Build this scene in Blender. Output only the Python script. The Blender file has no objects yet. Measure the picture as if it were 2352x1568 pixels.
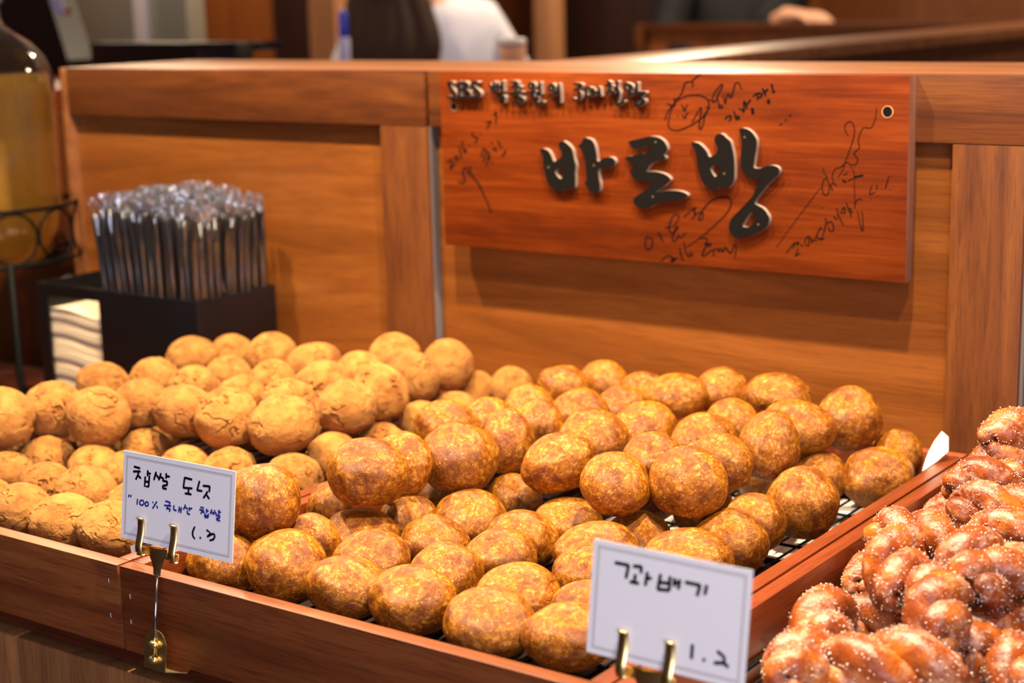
import bpy, bmesh, math, random
from mathutils import Vector, Matrix, noise
import numpy as np

random.seed(7)
SC = bpy.context.scene
COL = SC.collection

# ------------------------------------------------------------------ camera
W, H = 2352.0, 1568.0
FPX = 3799.4
PIT, YAW, ROL = -0.207117, -0.62962, -0.0256217
CAM = Vector((1.1481, -0.9542, 0.5852))
FW = Vector((math.sin(YAW)*math.cos(PIT), math.cos(YAW)*math.cos(PIT), math.sin(PIT)))
_r0 = Vector((math.cos(YAW), -math.sin(YAW), 0)); _u0 = _r0.cross(FW)
RT = _r0*math.cos(ROL) + _u0*math.sin(ROL)
UP = -_r0*math.sin(ROL) + _u0*math.cos(ROL)
cd = bpy.data.cameras.new('camera'); cam = bpy.data.objects.new('camera', cd); COL.objects.link(cam)
m = Matrix((RT, UP, -FW)).transposed().to_4x4(); m.translation = CAM
cam.matrix_world = m
cd.sensor_width = 36.0; cd.lens = FPX*36.0/W; cd.clip_start = .05; cd.clip_end = 60
cd.dof.use_dof = True; cd.dof.focus_distance = 1.53; cd.dof.aperture_fstop = 4.0; cd.dof.aperture_blades = 7
SC.camera = cam

# ------------------------------------------------------------------ light
SC.view_settings.view_transform = 'Standard'; SC.view_settings.look = 'None'
SC.view_settings.gamma = 1.0; SC.view_settings.use_curve_mapping = False
SC.view_settings.exposure = 0.12
wd = bpy.data.worlds.new('room_ambient'); SC.world = wd; wd.use_nodes = True
wd.node_tree.nodes['Background'].inputs[0].default_value = (.80, .74, .78, 1)
wd.node_tree.nodes['Background'].inputs[1].default_value = .07
def light(name, kind, loc, power, color, size=.05, aim=None, **kw):
    d = bpy.data.lights.new(name, kind); o = bpy.data.objects.new(name, d); COL.objects.link(o)
    d.energy = power; d.color = color; o.location = loc
    if kind == 'AREA': d.shape = 'RECTANGLE'; d.size, d.size_y = size
    else: d.shadow_soft_size = size
    if aim: o.rotation_euler = (Vector(aim)-Vector(loc)).to_track_quat('-Z', 'Y').to_euler()
    for k, v in kw.items(): setattr(d, k, v)
    return o
WARM = (1.0, .82, .55)
# spot lamps in the shop ceiling, in a row over the trays
for i, x in enumerate((-.62, -.02, .58)):
    light('ceiling_spot_lamp', 'SPOT', (x, .27, 1.42), 140, WARM, .02, (x+.02, .42, 0), spot_size=math.radians(105), spot_blend=.6)
light('ceiling_spot_lamp', 'SPOT', (.95, -.05, 1.42), 72, WARM, .02, (.85, .25, 0), spot_size=math.radians(100), spot_blend=.6)
# daylight through the shop front, behind and to the right of the camera
light('shop_window', 'AREA', (3.4, -3.2, 1.1), 150, (.80, .80, 1.0), (3.2, 2.2), (.1, .3, .15))
# point lamps added to light the back room; one brightens shirt and steel front
for x, y, p in ((-1.2, 3.1, 95), (-3.0, 2.6, 60), (.6, 3.2, 110), (-1.75, 1.2, 42)):
    light('back_room_fill', 'POINT', (x, y, 1.75), p, (1.0, .76, .5), .06)

# ------------------------------------------------------------------ helpers
def ray(x, y): return FW + RT*((x-W/2)/FPX) - UP*((y-H/2)/FPX)
def on_y(x, y, yy): d = ray(x, y); return CAM + d*((yy-CAM.y)/d.y)
def on_z(x, y, zz): d = ray(x, y); return CAM + d*((zz-CAM.z)/d.z)
def on_x(x, y, xx): d = ray(x, y); return CAM + d*((xx-CAM.x)/d.x)
def at(x, y, dep): return CAM + ray(x, y)*dep

def lin(c):
    if isinstance(c, str): c = [int(c[i:i+2], 16)/255 for i in (0, 2, 4)]
    return tuple((v/12.92 if v <= .04045 else ((v+.055)/1.055)**2.4) for v in c) + (1,)

class MB:
    def __init__(s): s.v = []; s.f = []; s.m = []
    def add(s, vs, fs, mi=0):
        o = len(s.v); s.v += [tuple(v) for v in vs]; s.f += [tuple(i+o for i in f) for f in fs]; s.m += [mi]*len(fs); return s
    def box(s, x0, x1, y0, y1, z0, z1, bev=0, mi=0, seg=2):
        if bev <= 0:
            v = [(x, y, z) for z in (z0, z1) for y in (y0, y1) for x in (x0, x1)]
            return s.add(v, [(0,2,3,1),(4,5,7,6),(0,1,5,4),(2,6,7,3),(0,4,6,2),(1,3,7,5)], mi)
        bm = bmesh.new(); bmesh.ops.create_cube(bm, size=1)
        for v in bm.verts: v.co = Vector(((x0+x1)/2+v.co.x*(x1-x0), (y0+y1)/2+v.co.y*(y1-y0), (z0+z1)/2+v.co.z*(z1-z0)))
        bmesh.ops.bevel(bm, geom=bm.edges[:], offset=bev, segments=seg, profile=.6, affect='EDGES')
        bm.verts.index_update(); r = s.add([v.co for v in bm.verts], [[v.index for v in f.verts] for f in bm.faces], mi); bm.free(); return r
    def tube(s, pts, rad, n=10, cap=True, mi=0, closed=False):
        pts = [Vector(p) for p in pts]; N = len(pts)
        rads = rad if hasattr(rad, '__len__') else [rad]*N
        vs = []; T0 = None
        for i, p in enumerate(pts):
            if closed: t = pts[(i+1) % N]-pts[i-1]
            else: t = pts[min(i+1, N-1)]-pts[max(i-1, 0)]
            t.normalize()
            if T0 is None:
                a = Vector((0,0,1)) if abs(t.z) < .9 else Vector((1,0,0)); nx = t.cross(a).normalized()
            else: nx = (nx - t*nx.dot(t)).normalized()
            T0 = t; by = t.cross(nx)
            for k in range(n):
                an = 2*math.pi*k/n; vs.append(p + (nx*math.cos(an)+by*math.sin(an))*rads[i])
        fs = []
        for i in range(N if closed else N-1):
            for k in range(n):
                a = i*n+k; b = i*n+(k+1) % n; j = (i+1) % N; fs.append((a, b, j*n+(k+1) % n, j*n+k))
        if cap and not closed: fs += [tuple(range(n))[::-1], tuple(range((N-1)*n, N*n))]
        return s.add(vs, fs, mi)
    def lathe(s, prof, c=(0,0,0), n=48, mi=0, caps=True):
        vs = [(c[0]+r*math.cos(2*math.pi*k/n), c[1]+r*math.sin(2*math.pi*k/n), c[2]+z) for r, z in prof for k in range(n)]
        fs = [(i*n+k, i*n+(k+1) % n, (i+1)*n+(k+1) % n, (i+1)*n+k) for i in range(len(prof)-1) for k in range(n)]
        if caps: fs += [tuple(range(n))[::-1], tuple(range((len(prof)-1)*n, len(prof)*n))]
        return s.add(vs, fs, mi)
    def build(s, name, mats, parent=None, smooth=True, angle=None):
        o0 = Vector(parent['_o']) if parent is not None else Vector((0,0,0))
        me = bpy.data.meshes.new(name)
        me.from_pydata([tuple(Vector(v)-o0) for v in s.v], [], s.f)
        mats = mats if isinstance(mats, (list, tuple)) else [mats]
        for mt in mats: me.materials.append(mt)
        me.polygons.foreach_set('material_index', s.m)
        bm = bmesh.new(); bm.from_mesh(me); bmesh.ops.recalc_face_normals(bm, faces=bm.faces[:]); bm.to_mesh(me); bm.free()
        if smooth: me.shade_smooth() if angle is None else shade_angle(me, angle)
        o = bpy.data.objects.new(name, me); COL.objects.link(o)
        if parent is not None: o.parent = parent; o['_o'] = parent['_o']
        else: o['_o'] = (0., 0., 0.)
        return o
def shade_angle(me, deg):
    me.shade_smooth()
    try: me.set_sharp_from_angle(angle=math.radians(deg))
    except Exception: pass
def tag(o, label, cat, group=None, kind=None):
    o['label'] = label
    if cat: o['category'] = cat
    if group: o['group'] = group
    if kind: o['kind'] = kind
    return o
def thing(name, label, cat, loc, group=None, rot=None):
    o = bpy.data.objects.new(name, None); COL.objects.link(o); o.location = loc; o.empty_display_size = .02
    o['_o'] = (0., 0., 0.) if rot is not None else tuple(loc)
    if rot is not None: o.rotation_euler = rot
    if cat: tag(o, label, cat, group)
    return o
def struct(o, label=None):
    o['kind'] = 'structure'
    if label: o['label'] = label
    return o
def boxpart(name, mat, parent, x0, x1, y0, y1, z0, z1, bev=.0012, seg=2):
    return MB().box(x0, x1, y0, y1, z0, z1, bev, 0, seg).build(name, mat, parent, True, 35)

# ------------------------------------------------------------------ materials
def mat(name):
    mt = bpy.data.materials.new(name); mt.use_nodes = True
    return mt, mt.node_tree.nodes, mt.node_tree.links, mt.node_tree.nodes['Principled BSDF']
def plain(name, col, rough=.5, metal=0., spec=.5, **kw):
    mt, N, L, b = mat(name)
    b.inputs['Base Color'].default_value = lin(col); b.inputs['Roughness'].default_value = rough
    b.inputs['Metallic'].default_value = metal; b.inputs['Specular IOR Level'].default_value = spec
    for k, v in kw.items(): b.inputs[k].default_value = v
    return mt
def node(N, t, **kw):
    n = N.new(t)
    for k, v in kw.items():
        if hasattr(n, k): setattr(n, k, v)
        else: n.inputs[k].default_value = v
    return n
def ramp(N, stops, interp='LINEAR'):
    r = N.new('ShaderNodeValToRGB'); e = r.color_ramp.elements; r.color_ramp.interpolation = interp
    while len(e) < len(stops): e.new(.5)
    for el, (p, c) in zip(e, stops): el.position = p; el.color = c if isinstance(c, tuple) else lin(c)
    return r
def coords(N, L, scale=(1,1,1), rnd=6.0, world=False):
    tc = N.new('ShaderNodeTexCoord'); mp = N.new('ShaderNodeMapping'); mp.inputs['Scale'].default_value = scale
    oi = N.new('ShaderNodeObjectInfo'); cm = N.new('ShaderNodeVectorMath'); cm.operation = 'SCALE'
    cm.inputs[0].default_value = (rnd, rnd*.7, rnd*1.3); L.new(oi.outputs['Random'], cm.inputs['Scale'])
    ad = N.new('ShaderNodeVectorMath'); ad.operation = 'ADD'
    L.new(tc.outputs['Object'], ad.inputs[0]); L.new(cm.outputs[0], ad.inputs[1])
    L.new(ad.outputs[0], mp.inputs['Vector']); return mp, oi
def wood(name, dark, mid, light_, axis=0, scale=1.0, rough=.42, fig=1.0, pore=.35, bump=.06, spec=.5):
    mt, N, L, b = mat(name)
    sc = [26*scale]*3; sc[axis] = 2.2*scale; mp, oi = coords(N, L, tuple(sc))
    n1 = node(N, 'ShaderNodeTexNoise', Scale=1.0, Detail=7, Roughness=.6, Distortion=1.1*fig); L.new(mp.outputs[0], n1.inputs['Vector'])
    r1 = ramp(N, [(.28, dark), (.5, mid), (.75, light_)]); L.new(n1.outputs['Fac'], r1.inputs[0])
    sc2 = [420*scale]*3; sc2[axis] = 22*scale; mp2, _ = coords(N, L, tuple(sc2))
    n2 = node(N, 'ShaderNodeTexNoise', Scale=1.0, Detail=3, Roughness=.6); L.new(mp2.outputs[0], n2.inputs['Vector'])
    r2 = ramp(N, [(.34, (.32, .28, .25, 1)), (.5, (1, 1, 1, 1))]); L.new(n2.outputs['Fac'], r2.inputs[0])
    mx = N.new('ShaderNodeMix'); mx.data_type = 'RGBA'; mx.blend_type = 'MULTIPLY'; mx.inputs[0].default_value = pore
    L.new(r1.outputs[0], mx.inputs[6]); L.new(r2.outputs[0], mx.inputs[7]); L.new(mx.outputs[2], b.inputs['Base Color'])
    bp = node(N, 'ShaderNodeBump', Strength=bump*4, Distance=.001); L.new(n2.outputs['Fac'], bp.inputs['Height']); L.new(bp.outputs[0], b.inputs['Normal'])
    b.inputs['Roughness'].default_value = rough; b.inputs['Specular IOR Level'].default_value = spec
    return mt
M = {}
M['rail'] = wood('wood_rail', '3c1a07', '55290b', '683810', 0, 1.0, .42, 1.8)
M['stile'] = wood('wood_stile', '421c06', '5a2d0c', '6b3a12', 2, 1.3, .45, .5, .5)
M['panel'] = wood('wood_panel', '5e2f0a', '753e10', '8a501e', 0, .8, .42, 1.2, .3)
M['cap'] = wood('wood_cap', '5e3418', '764626', '8a5632', 0, 1.0, .34, 1.0, .25)
M['edge'] = plain('raw_edge', 'c08a5a', .6)
M['joint'] = plain('joint_strip', '6a6260', .5)
M['tray_x'] = wood('tray_wood_x', '6c2c18', '8a4026', 'a0522f', 0, 1.2, .38, 1.2, .5)
M['tray_y'] = wood('tray_wood_y', '5a240c', '723012', '883e18', 1, 1.2, .38, 1.2, .4)
M['tray_front'] = wood('tray_front_wood', '5c2a14', '783e1e', '8e5428', 0, 1.0, .38, 1.0, .5)
M['counter'] = wood('counter_wood', '3a160c', '4c1f10', '5c2a16', 0, 1.0, .35, 1.0, .4)
M['drawer'] = wood('drawer_wood', '6e4526', '8a5a34', '9c6a3e', 2, 1.2, .5, .6, .4)
M['backwood'] = wood('back_wood', '6a340e', '824414', '94521c', 2, .5, .5, 1.0, .2)
M['darkwood'] = wood('dark_wood', '200c06', '2c120a', '38190e', 2, .5, .5, 1.0, .2)
M['postwood'] = wood('post_wood', '94603c', 'a8734a', 'b88258', 2, .7, .5, .6, .2)
M['black'] = plain('black_plastic', '0c0a0c', .32, 0, .5)
M['steel'] = plain('brushed_steel', 'b4aa92', .42, .55)
M['gold'] = plain('brass', 'e8cc88', .30, 1.0)
M['chrome'] = plain('chrome_rod', 'b8bcc0', .15, 1.0)
M['iron'] = plain('black_iron', '080706', .6, 0, .1)
M['ink'] = plain('black_ink', '060404', .7, 0, .1)
M['blue_ink'] = plain('blue_ink', '20208c', .55)
M['grey_line'] = plain('printed_grey_line', 'a89c98', .6)
M['staple'] = plain('staple_metal', 'b8aca4', .35, .8)
M['letter_face'] = plain('letter_black', '0a0706', .7, 0, .12)
M['letter_side'] = plain('letter_side', '8c776c', .6)
M['nail'] = plain('nail_head', 'a88a58', .4, .7)
M['paper'] = plain('parchment', 'e8e2de', .6)
M['card'] = plain('card_paper', 'f4f1f6', .55)
M['napkin'] = plain('napkin_paper', 'd9c2a2', .8)
M['skin'] = plain('skin', 'd6a184', .5)
M['hair'] = plain('dark_hair', '2c170b', .65, 0, .2)
M['shirt'] = plain('white_shirt', 'e4e2ee', .8)
M['trousers'] = plain('dark_trousers', '20232c', .8)
M['blackcloth'] = plain('black_cloth', '08080a', .8)
M['floor'] = wood('floor_wood', '3a2012', '4a2c1a', '5a3822', 0, .4, .4)
M['plaster'] = plain('ceiling_plaster', '8a7a68', .8)
M['cupside'] = plain('cup_side', 'cf8a66', .6)
M['lid_reflection'] = plain('cup_lid_and_reflection', 'e0cfc4', .4)  # pale lid colour, also used for the painted reflection on the steel machine
M['blueplastic'] = plain('blue_plastic', '1c2fae', .35)
M['screen'] = plain('dark_screen', '10141c', .08, 0, .8)
M['sticker'] = plain('lavender_sticker', '9a94b8', .5)
M['orange'] = plain('orange_sticker', '9a5a12', .5)

def sign_material():
    mt, N, L, b = mat('sign_board_wood')
    mp, _ = coords(N, L, (2.5, 30, 30), 0); n1 = node(N, 'ShaderNodeTexNoise', Scale=1.2, Detail=8, Roughness=.62, Distortion=.9); L.new(mp.outputs[0], n1.inputs['Vector'])
    r1 = ramp(N, [(.3, '4a1802'), (.5, '642604'), (.72, '7a360c')]); L.new(n1.outputs['Fac'], r1.inputs[0])
    mp2, _ = coords(N, L, (5, 9, 9), 0); n2 = node(N, 'ShaderNodeTexNoise', Scale=1.6, Detail=4, Roughness=.55); L.new(mp2.outputs[0], n2.inputs['Vector'])
    r2 = ramp(N, [(.36, (.55, .42, .42, 1)), (.55, (1, 1, 1, 1))]); L.new(n2.outputs['Fac'], r2.inputs[0])
    mx = N.new('ShaderNodeMix'); mx.data_type = 'RGBA'; mx.blend_type = 'MULTIPLY'; mx.inputs[0].default_value = .45
    L.new(r1.outputs[0], mx.inputs[6]); L.new(r2.outputs[0], mx.inputs[7])
    mp3, _ = coords(N, L, (12, 330, 330), 0); n3 = node(N, 'ShaderNodeTexNoise', Scale=1.0, Detail=3); L.new(mp3.outputs[0], n3.inputs['Vector'])
    r3 = ramp(N, [(.38, (.62, .52, .5, 1)), (.52, (1, 1, 1, 1))]); L.new(n3.outputs['Fac'], r3.inputs[0])
    mx2 = N.new('ShaderNodeMix'); mx2.data_type = 'RGBA'; mx2.blend_type = 'MULTIPLY'; mx2.inputs[0].default_value = .5
    L.new(mx.outputs[2], mx2.inputs[6]); L.new(r3.outputs[0], mx2.inputs[7]); L.new(mx2.outputs[2], b.inputs['Base Color'])
    b.inputs['Roughness'].default_value = .42; b.inputs['Specular IOR Level'].default_value = .22
    return mt
M['sign'] = sign_material()
M['sign_edge'] = wood('sign_edge_wood', '5a3226', '7c4a36', '926050', 2, 1.5, .6, .6)

def bun_material(kind):
    mt, N, L, b = mat(kind)
    mp, oi = coords(N, L, (1, 1, 1), 23.0)
    if kind == 'glossy_bun':
        n1 = node(N, 'ShaderNodeTexNoise', Scale=6.5, Detail=8, Roughness=.78, Distortion=.5); L.new(mp.outputs[0], n1.inputs['Vector'])
        r1 = ramp(N, [(.38, '7a3c08'), (.49, '9c5812'), (.565, 'bc7c2e'), (.68, 'e6bc80')]); L.new(n1.outputs['Fac'], r1.inputs[0])
        n2 = node(N, 'ShaderNodeTexNoise', Scale=1.5, Detail=3, Roughness=.6, Distortion=.3); L.new(mp.outputs[0], n2.inputs['Vector'])
        r2 = ramp(N, [(.38, (.46, .31, .26, 1)), (.53, (1, 1, 1, 1)), (.7, (1.05, 1.02, .95, 1))]); L.new(n2.outputs['Fac'], r2.inputs[0])
        mx = N.new('ShaderNodeMix'); mx.data_type = 'RGBA'; mx.blend_type = 'MULTIPLY'; mx.inputs[0].default_value = .8
        L.new(r1.outputs[0], mx.inputs[6]); L.new(r2.outputs[0], mx.inputs[7])
        # pale blister spots
        vo = node(N, 'ShaderNodeTexVoronoi', Scale=11.0, Randomness=1.0); L.new(mp.outputs[0], vo.inputs['Vector'])
        n4 = node(N, 'ShaderNodeTexNoise', Scale=3.0, Detail=2); L.new(mp.outputs[0], n4.inputs['Vector'])
        rv = ramp(N, [(.16, (1, 1, 1, 1)), (.30, (0, 0, 0, 1))]); L.new(vo.outputs['Distance'], rv.inputs[0])
        rn = ramp(N, [(.46, (0, 0, 0, 1)), (.60, (1, 1, 1, 1))]); L.new(n4.outputs['Fac'], rn.inputs[0])
        ml = N.new('ShaderNodeMath'); ml.operation = 'MULTIPLY'; L.new(rv.outputs[0], ml.inputs[0]); L.new(rn.outputs[0], ml.inputs[1])
        ms = N.new('ShaderNodeMath'); ms.operation = 'MULTIPLY'; ms.inputs[1].default_value = .55; L.new(ml.outputs[0], ms.inputs[0])
        m2 = N.new('ShaderNodeMix'); m2.data_type = 'RGBA'; L.new(ms.outputs[0], m2.inputs[0]); L.new(mx.outputs[2], m2.inputs[6]); m2.inputs[7].default_value = lin('ecc080')
        col = m2.outputs[2]; rough, bs, sp = .40, 38.0, .45
        b.inputs['Subsurface Weight'].default_value = 0
    else:
        n1 = node(N, 'ShaderNodeTexNoise', Scale=2.2, Detail=8, Roughness=.68, Distortion=.3); L.new(mp.outputs[0], n1.inputs['Vector'])
        r1 = ramp(N, [(.32, 'ae6822'), (.48, 'c88436'), (.66, 'd89746'), (.8, 'e2aa5e')]); L.new(n1.outputs['Fac'], r1.inputs[0])
        n2 = node(N, 'ShaderNodeTexNoise', Scale=9.0, Detail=5, Roughness=.7); L.new(mp.outputs[0], n2.inputs['Vector'])
        r2 = ramp(N, [(.33, (.58, .40, .28, 1)), (.42, (1, 1, 1, 1))]); L.new(n2.outputs['Fac'], r2.inputs[0])
        mx = N.new('ShaderNodeMix'); mx.data_type = 'RGBA'; mx.blend_type = 'MULTIPLY'; mx.inputs[0].default_value = .6
        L.new(r1.outputs[0], mx.inputs[6]); L.new(r2.outputs[0], mx.inputs[7])
        n5 = node(N, 'ShaderNodeTexNoise', Scale=1.3, Detail=3, Roughness=.6); L.new(mp.outputs[0], n5.inputs['Vector'])
        r5 = ramp(N, [(.38, (.70, .54, .42, 1)), (.56, (1, 1, 1, 1))]); L.new(n5.outputs['Fac'], r5.inputs[0])
        mx5 = N.new('ShaderNodeMix'); mx5.data_type = 'RGBA'; mx5.blend_type = 'MULTIPLY'; mx5.inputs[0].default_value = .7
        L.new(mx.outputs[2], mx5.inputs[6]); L.new(r5.outputs[0], mx5.inputs[7]); col = mx5.outputs[2]; rough, bs, sp = .62, 26.0, .3
    hv = N.new('ShaderNodeHueSaturation'); mr = N.new('ShaderNodeMapRange'); mr.inputs[3].default_value = .82; mr.inputs[4].default_value = 1.04; hv.inputs['Saturation'].default_value = 1.06 if kind == 'glossy_bun' else .98
    L.new(oi.outputs['Random'], mr.inputs[0]); L.new(mr.outputs[0], hv.inputs['Value']); L.new(col, hv.inputs['Color']); L.new(hv.outputs[0], b.inputs['Base Color'])
    n3 = node(N, 'ShaderNodeTexNoise', Scale=bs, Detail=4, Roughness=.65); L.new(mp.outputs[0], n3.inputs['Vector'])
    bp = node(N, 'ShaderNodeBump', Strength=.35 if kind == 'glossy_bun' else .6, Distance=.02); L.new(n3.outputs['Fac'], bp.inputs['Height']); L.new(bp.outputs[0], b.inputs['Normal'])
    b.inputs['Roughness'].default_value = rough; b.inputs['Specular IOR Level'].default_value = sp
    return mt
M['glossy'] = bun_material('glossy_bun'); M['tan'] = bun_material('crackled_bun')
def twist_material():
    mt, N, L, b = mat('fried_dough')
    mp, oi = coords(N, L, (1, 1, 1), 3.0)
    n1 = node(N, 'ShaderNodeTexNoise', Scale=34, Detail=5, Roughness=.6); L.new(mp.outputs[0], n1.inputs['Vector'])
    r1 = ramp(N, [(.34, '642608'), (.5, '883c0a'), (.66, 'b06014')]); L.new(n1.outputs['Fac'], r1.inputs[0])
    n2 = node(N, 'ShaderNodeTexNoise', Scale=60, Detail=6, Roughness=.8); L.new(mp.outputs[0], n2.inputs['Vector'])
    r2 = ramp(N, [(.49, (0, 0, 0, 1)), (.71, (.68, .68, .68, 1))]); L.new(n2.outputs['Fac'], r2.inputs[0])
    mx = N.new('ShaderNodeMix'); mx.data_type = 'RGBA'; L.new(r2.outputs[0], mx.inputs[0]); L.new(r1.outputs[0], mx.inputs[6]); mx.inputs[7].default_value = lin('d8b09a')
    L.new(mx.outputs[2], b.inputs['Base Color'])
    n3 = node(N, 'ShaderNodeTexNoise', Scale=420, Detail=3); L.new(mp.outputs[0], n3.inputs['Vector'])
    bp = node(N, 'ShaderNodeBump', Strength=.5, Distance=.0012); L.new(n3.outputs['Fac'], bp.inputs['Height']); L.new(bp.outputs[0], b.inputs['Normal'])
    b.inputs['Roughness'].default_value = .38
    return mt
M['dough'] = twist_material()
M['sugar'] = plain('sugar_grain', 'f2e6de', .35, **{'Transmission Weight': .15})
def film_material():
    mt, N, L, b = mat('clear_film'); N.remove(b); out = N['Material Output']
    t = N.new('ShaderNodeBsdfTransparent'); g = N.new('ShaderNodeBsdfGlossy'); g.inputs['Roughness'].default_value = .07; g.inputs['Color'].default_value = (.95, .97, 1, 1)
    d = N.new('ShaderNodeBsdfDiffuse'); d.inputs['Color'].default_value = (.75, .74, .78, 1)
    ad = N.new('ShaderNodeMixShader'); ad.inputs[0].default_value = .07; L.new(g.outputs[0], ad.inputs[1]); L.new(d.outputs[0], ad.inputs[2])
    fr = N.new('ShaderNodeFresnel'); fr.inputs[0].default_value = 1.5; mr = N.new('ShaderNodeMath'); mr.operation = 'ADD'; mr.inputs[1].default_value = .08; L.new(fr.outputs[0], mr.inputs[0])
    mx = N.new('ShaderNodeMixShader'); L.new(mr.outputs[0], mx.inputs[0]); L.new(t.outputs[0], mx.inputs[1]); L.new(ad.outputs[0], mx.inputs[2]); L.new(mx.outputs[0], out.inputs[0])
    return mt
M['film'] = film_material()
M['straw'] = plain('dark_straw', '1c1312', .3)
M['glass'] = plain('jar_glass', 'f4f6f4', .02, **{'Transmission Weight': 1.0, 'IOR': 1.45})
M['tea'] = plain('amber_tea', 'f0b850', .05, **{'Transmission Weight': .8, 'IOR': 1.33})

# ------------------------------------------------------------------ room shell
ZF = -.85
YW, YP = .7512, .766            # face of the rails and stiles, face of the recessed panels
ZR0, ZR1 = .4173, .4895         # top rail
fl = struct(MB().box(-6, 4, -5, 7, ZF-.05, ZF).build('floor', M['floor'], None, False), 'brown wooden shop floor')
wf = struct(MB().box(-6, 4, 6.0, 6.1, ZF, 2.2).build('wall_far', M['backwood'], None, False), 'brown wood-panelled far wall of the shop')
wl = struct(MB().box(-5.1, -5.0, -5, 6.0, ZF, 2.2).build('wall_left', M['backwood'], None, False), 'brown wood-panelled left wall of the shop')
# low partition behind the trays: two framed panel units under one cap
wb = thing('wall_back', None, None, (-.2, .80, ZF)); struct(wb, 'low partition of framed brown wood panels behind the trays')
for x0, x1, st in ((-.94, -.2258, True), (-.2195, .572, True), (.576, 1.5, False)):
    boxpart('top_rail', M['rail'], wb, x0, x1, YW, YW+.024, ZR0, ZR1, .0012)
    if st: boxpart('stile', M['stile'], wb, x1-.0795, x1, YW+.0004, YW+.024, ZF, ZR0-.0006, .001)
    boxpart('panel', M['panel'], wb, x0+.0005, x1-.0005, YP, YP+.012, ZF, ZR0+.01, 0)
    boxpart('joint_strip', M['joint'], wb, x1+.0003, x1+.004, YW+.006, YW+.03, ZF, ZR0, 0)
boxpart('end_trim', M['cap'], wb, -.953, -.9405, YW-.001, YW+.27, ZF, ZR1, .001)
boxpart('cap_board', M['cap'], wb, -.94, 1.5, YW+.0245, 1.03, ZR1-.022, ZR1, .0015)
boxpart('core', M['darkwood'], wb, -.93, 1.5, YP+.013, 1.02, ZF, ZR1-.023, 0)
# partition running back from it
ws = thing('wall_side', None, None, (-.12, 2.4, ZF)); struct(ws, 'long brown wood partition running back into the shop')
boxpart('cap_board', M['cap'], ws, -.225, -.03, 1.031, 4.4, ZR1-.02, ZR1, .0015)
boxpart('panel', M['rail'], ws, -.20, -.045, 1.04, 4.4, ZF, ZR1-.021, 0)

# ------------------------------------------------------------------ display counter
dc = thing('display_counter', 'brown wooden display counter with drawer fronts under the bread trays', 'counter', (0, .4, ZF))
boxpart('countertop', M['counter'], dc, -1.75, 1.5, .014, .748, -.022, -.0022, .001)
boxpart('body', M['darkwood'], dc, -1.75, 1.5, .03, .74, ZF, -.0225, 0)
for x0, x1 in ((-.70, -.1672), (-.1618, .38), (.3855, .93)):
    boxpart('drawer_front', M['drawer'], dc, x0, x1, .001, .0295, -.36, -.0245, .0022)
cb = thing('side_cabinet', 'reddish brown wooden cabinet beyond the end of the partition', 'cabinet', (-1.5, 1.15, ZF))
boxpart('body', M['tray_y'], cb, -2.1, -.96, .98, 1.34, ZF, .44, .002)
for x in (-1.78, -1.52, -1.24): boxpart('door', M['stile'], cb, x-.12, x+.12, .962, .979, ZF+.1, .40, .002)

# ------------------------------------------------------------------ trays
TH = .08
def tray(x0, x1, label, staples):
    t = thing('bread_tray', label, 'tray', ((x0+x1)/2, .37, -.002), 'wooden bread trays')
    w = .0155
    boxpart('front_board', M['tray_front'], t, x0, x1, 0, w, -.002, TH, .0009)
    boxpart('back_board', M['tray_x'], t, x0, x1, .7475-w, .7475, -.002, TH, .0009)
    boxpart('side_board', M['tray_y'], t, x0, x0+w, w+.0003, .7475-w-.0003, -.002, TH, .0009)
    boxpart('side_board', M['tray_y'], t, x1-w, x1, w+.0003, .7475-w-.0003, -.002, TH, .0009)
    boxpart('base_board', M['darkwood'], t, x0+w+.0003, x1-w-.0003, w+.0003, .7475-w-.0003, -.0018, .008, 0)
    for x, z in staples:
        MB().tube([(x-.0006, .0002, z+.0026), (x, -.0003, z+.0018), (x, -.0003, z-.0018), (x+.0008, .0002, z-.0024)], .0005, 6).build('staple', M['staple'], t)
    return t
TRAYS = [(-.5045, -.0035), (0., .5215), (.5245, 1.046)]
def stp(q): p = on_y(*q, 0); return (p.x, p.z)
tray(*TRAYS[0], 'reddish wooden tray of crackled tan buns at left', [stp((250, 1332)), stp((255, 1412))])
tray(*TRAYS[1], 'reddish wooden tray of glossy brown rice buns in the middle', [stp((299, 1369)), stp((301, 1427)), (.500, .055), (.500, .025)])
tray(*TRAYS[2], 'reddish wooden tray of sugared twisted doughnuts at right', [(.54, .055)])
for (x0, x1), lab in zip(TRAYS, ('under the crackled tan buns', 'under the glossy brown buns', 'under the sugared twists')):
    rk = thing('wire_rack', 'dark steel wire cooling rack '+lab, 'rack', ((x0+x1)/2, .37, .008), 'wire cooling racks')
    a, b_ = x0+.019, x1-.019
    MB().tube([(a, .02, .033), (b_, .02, .033), (b_, .727, .033), (a, .727, .033)], .0024, 8, closed=True).build('rim', M['iron'], rk)
    n = 24
    wm = None
    for k in range(1, n):
        x = a+(b_-a)*k/n
        if wm is None:
            wm = MB().tube([(x, .021, .0335), (x, .726, .0335)], .0013, 6).build('wire', M['iron'], rk); wx = x
        else:
            o = wm.copy(); COL.objects.link(o); o.location.x += x-wx
    for y in (.14, .26, .38, .5, .62):
        MB().tube([(a, y, .0305), (b_, y, .0305)], .0016, 6).build('cross_bar', M['iron'], rk)
    for x in (a+.01, b_-.01):
        for y in (.04, .7): MB().tube([(x, y, .0085), (x, y, .033)], .0022, 6).build('foot', M['iron'], rk)

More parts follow.
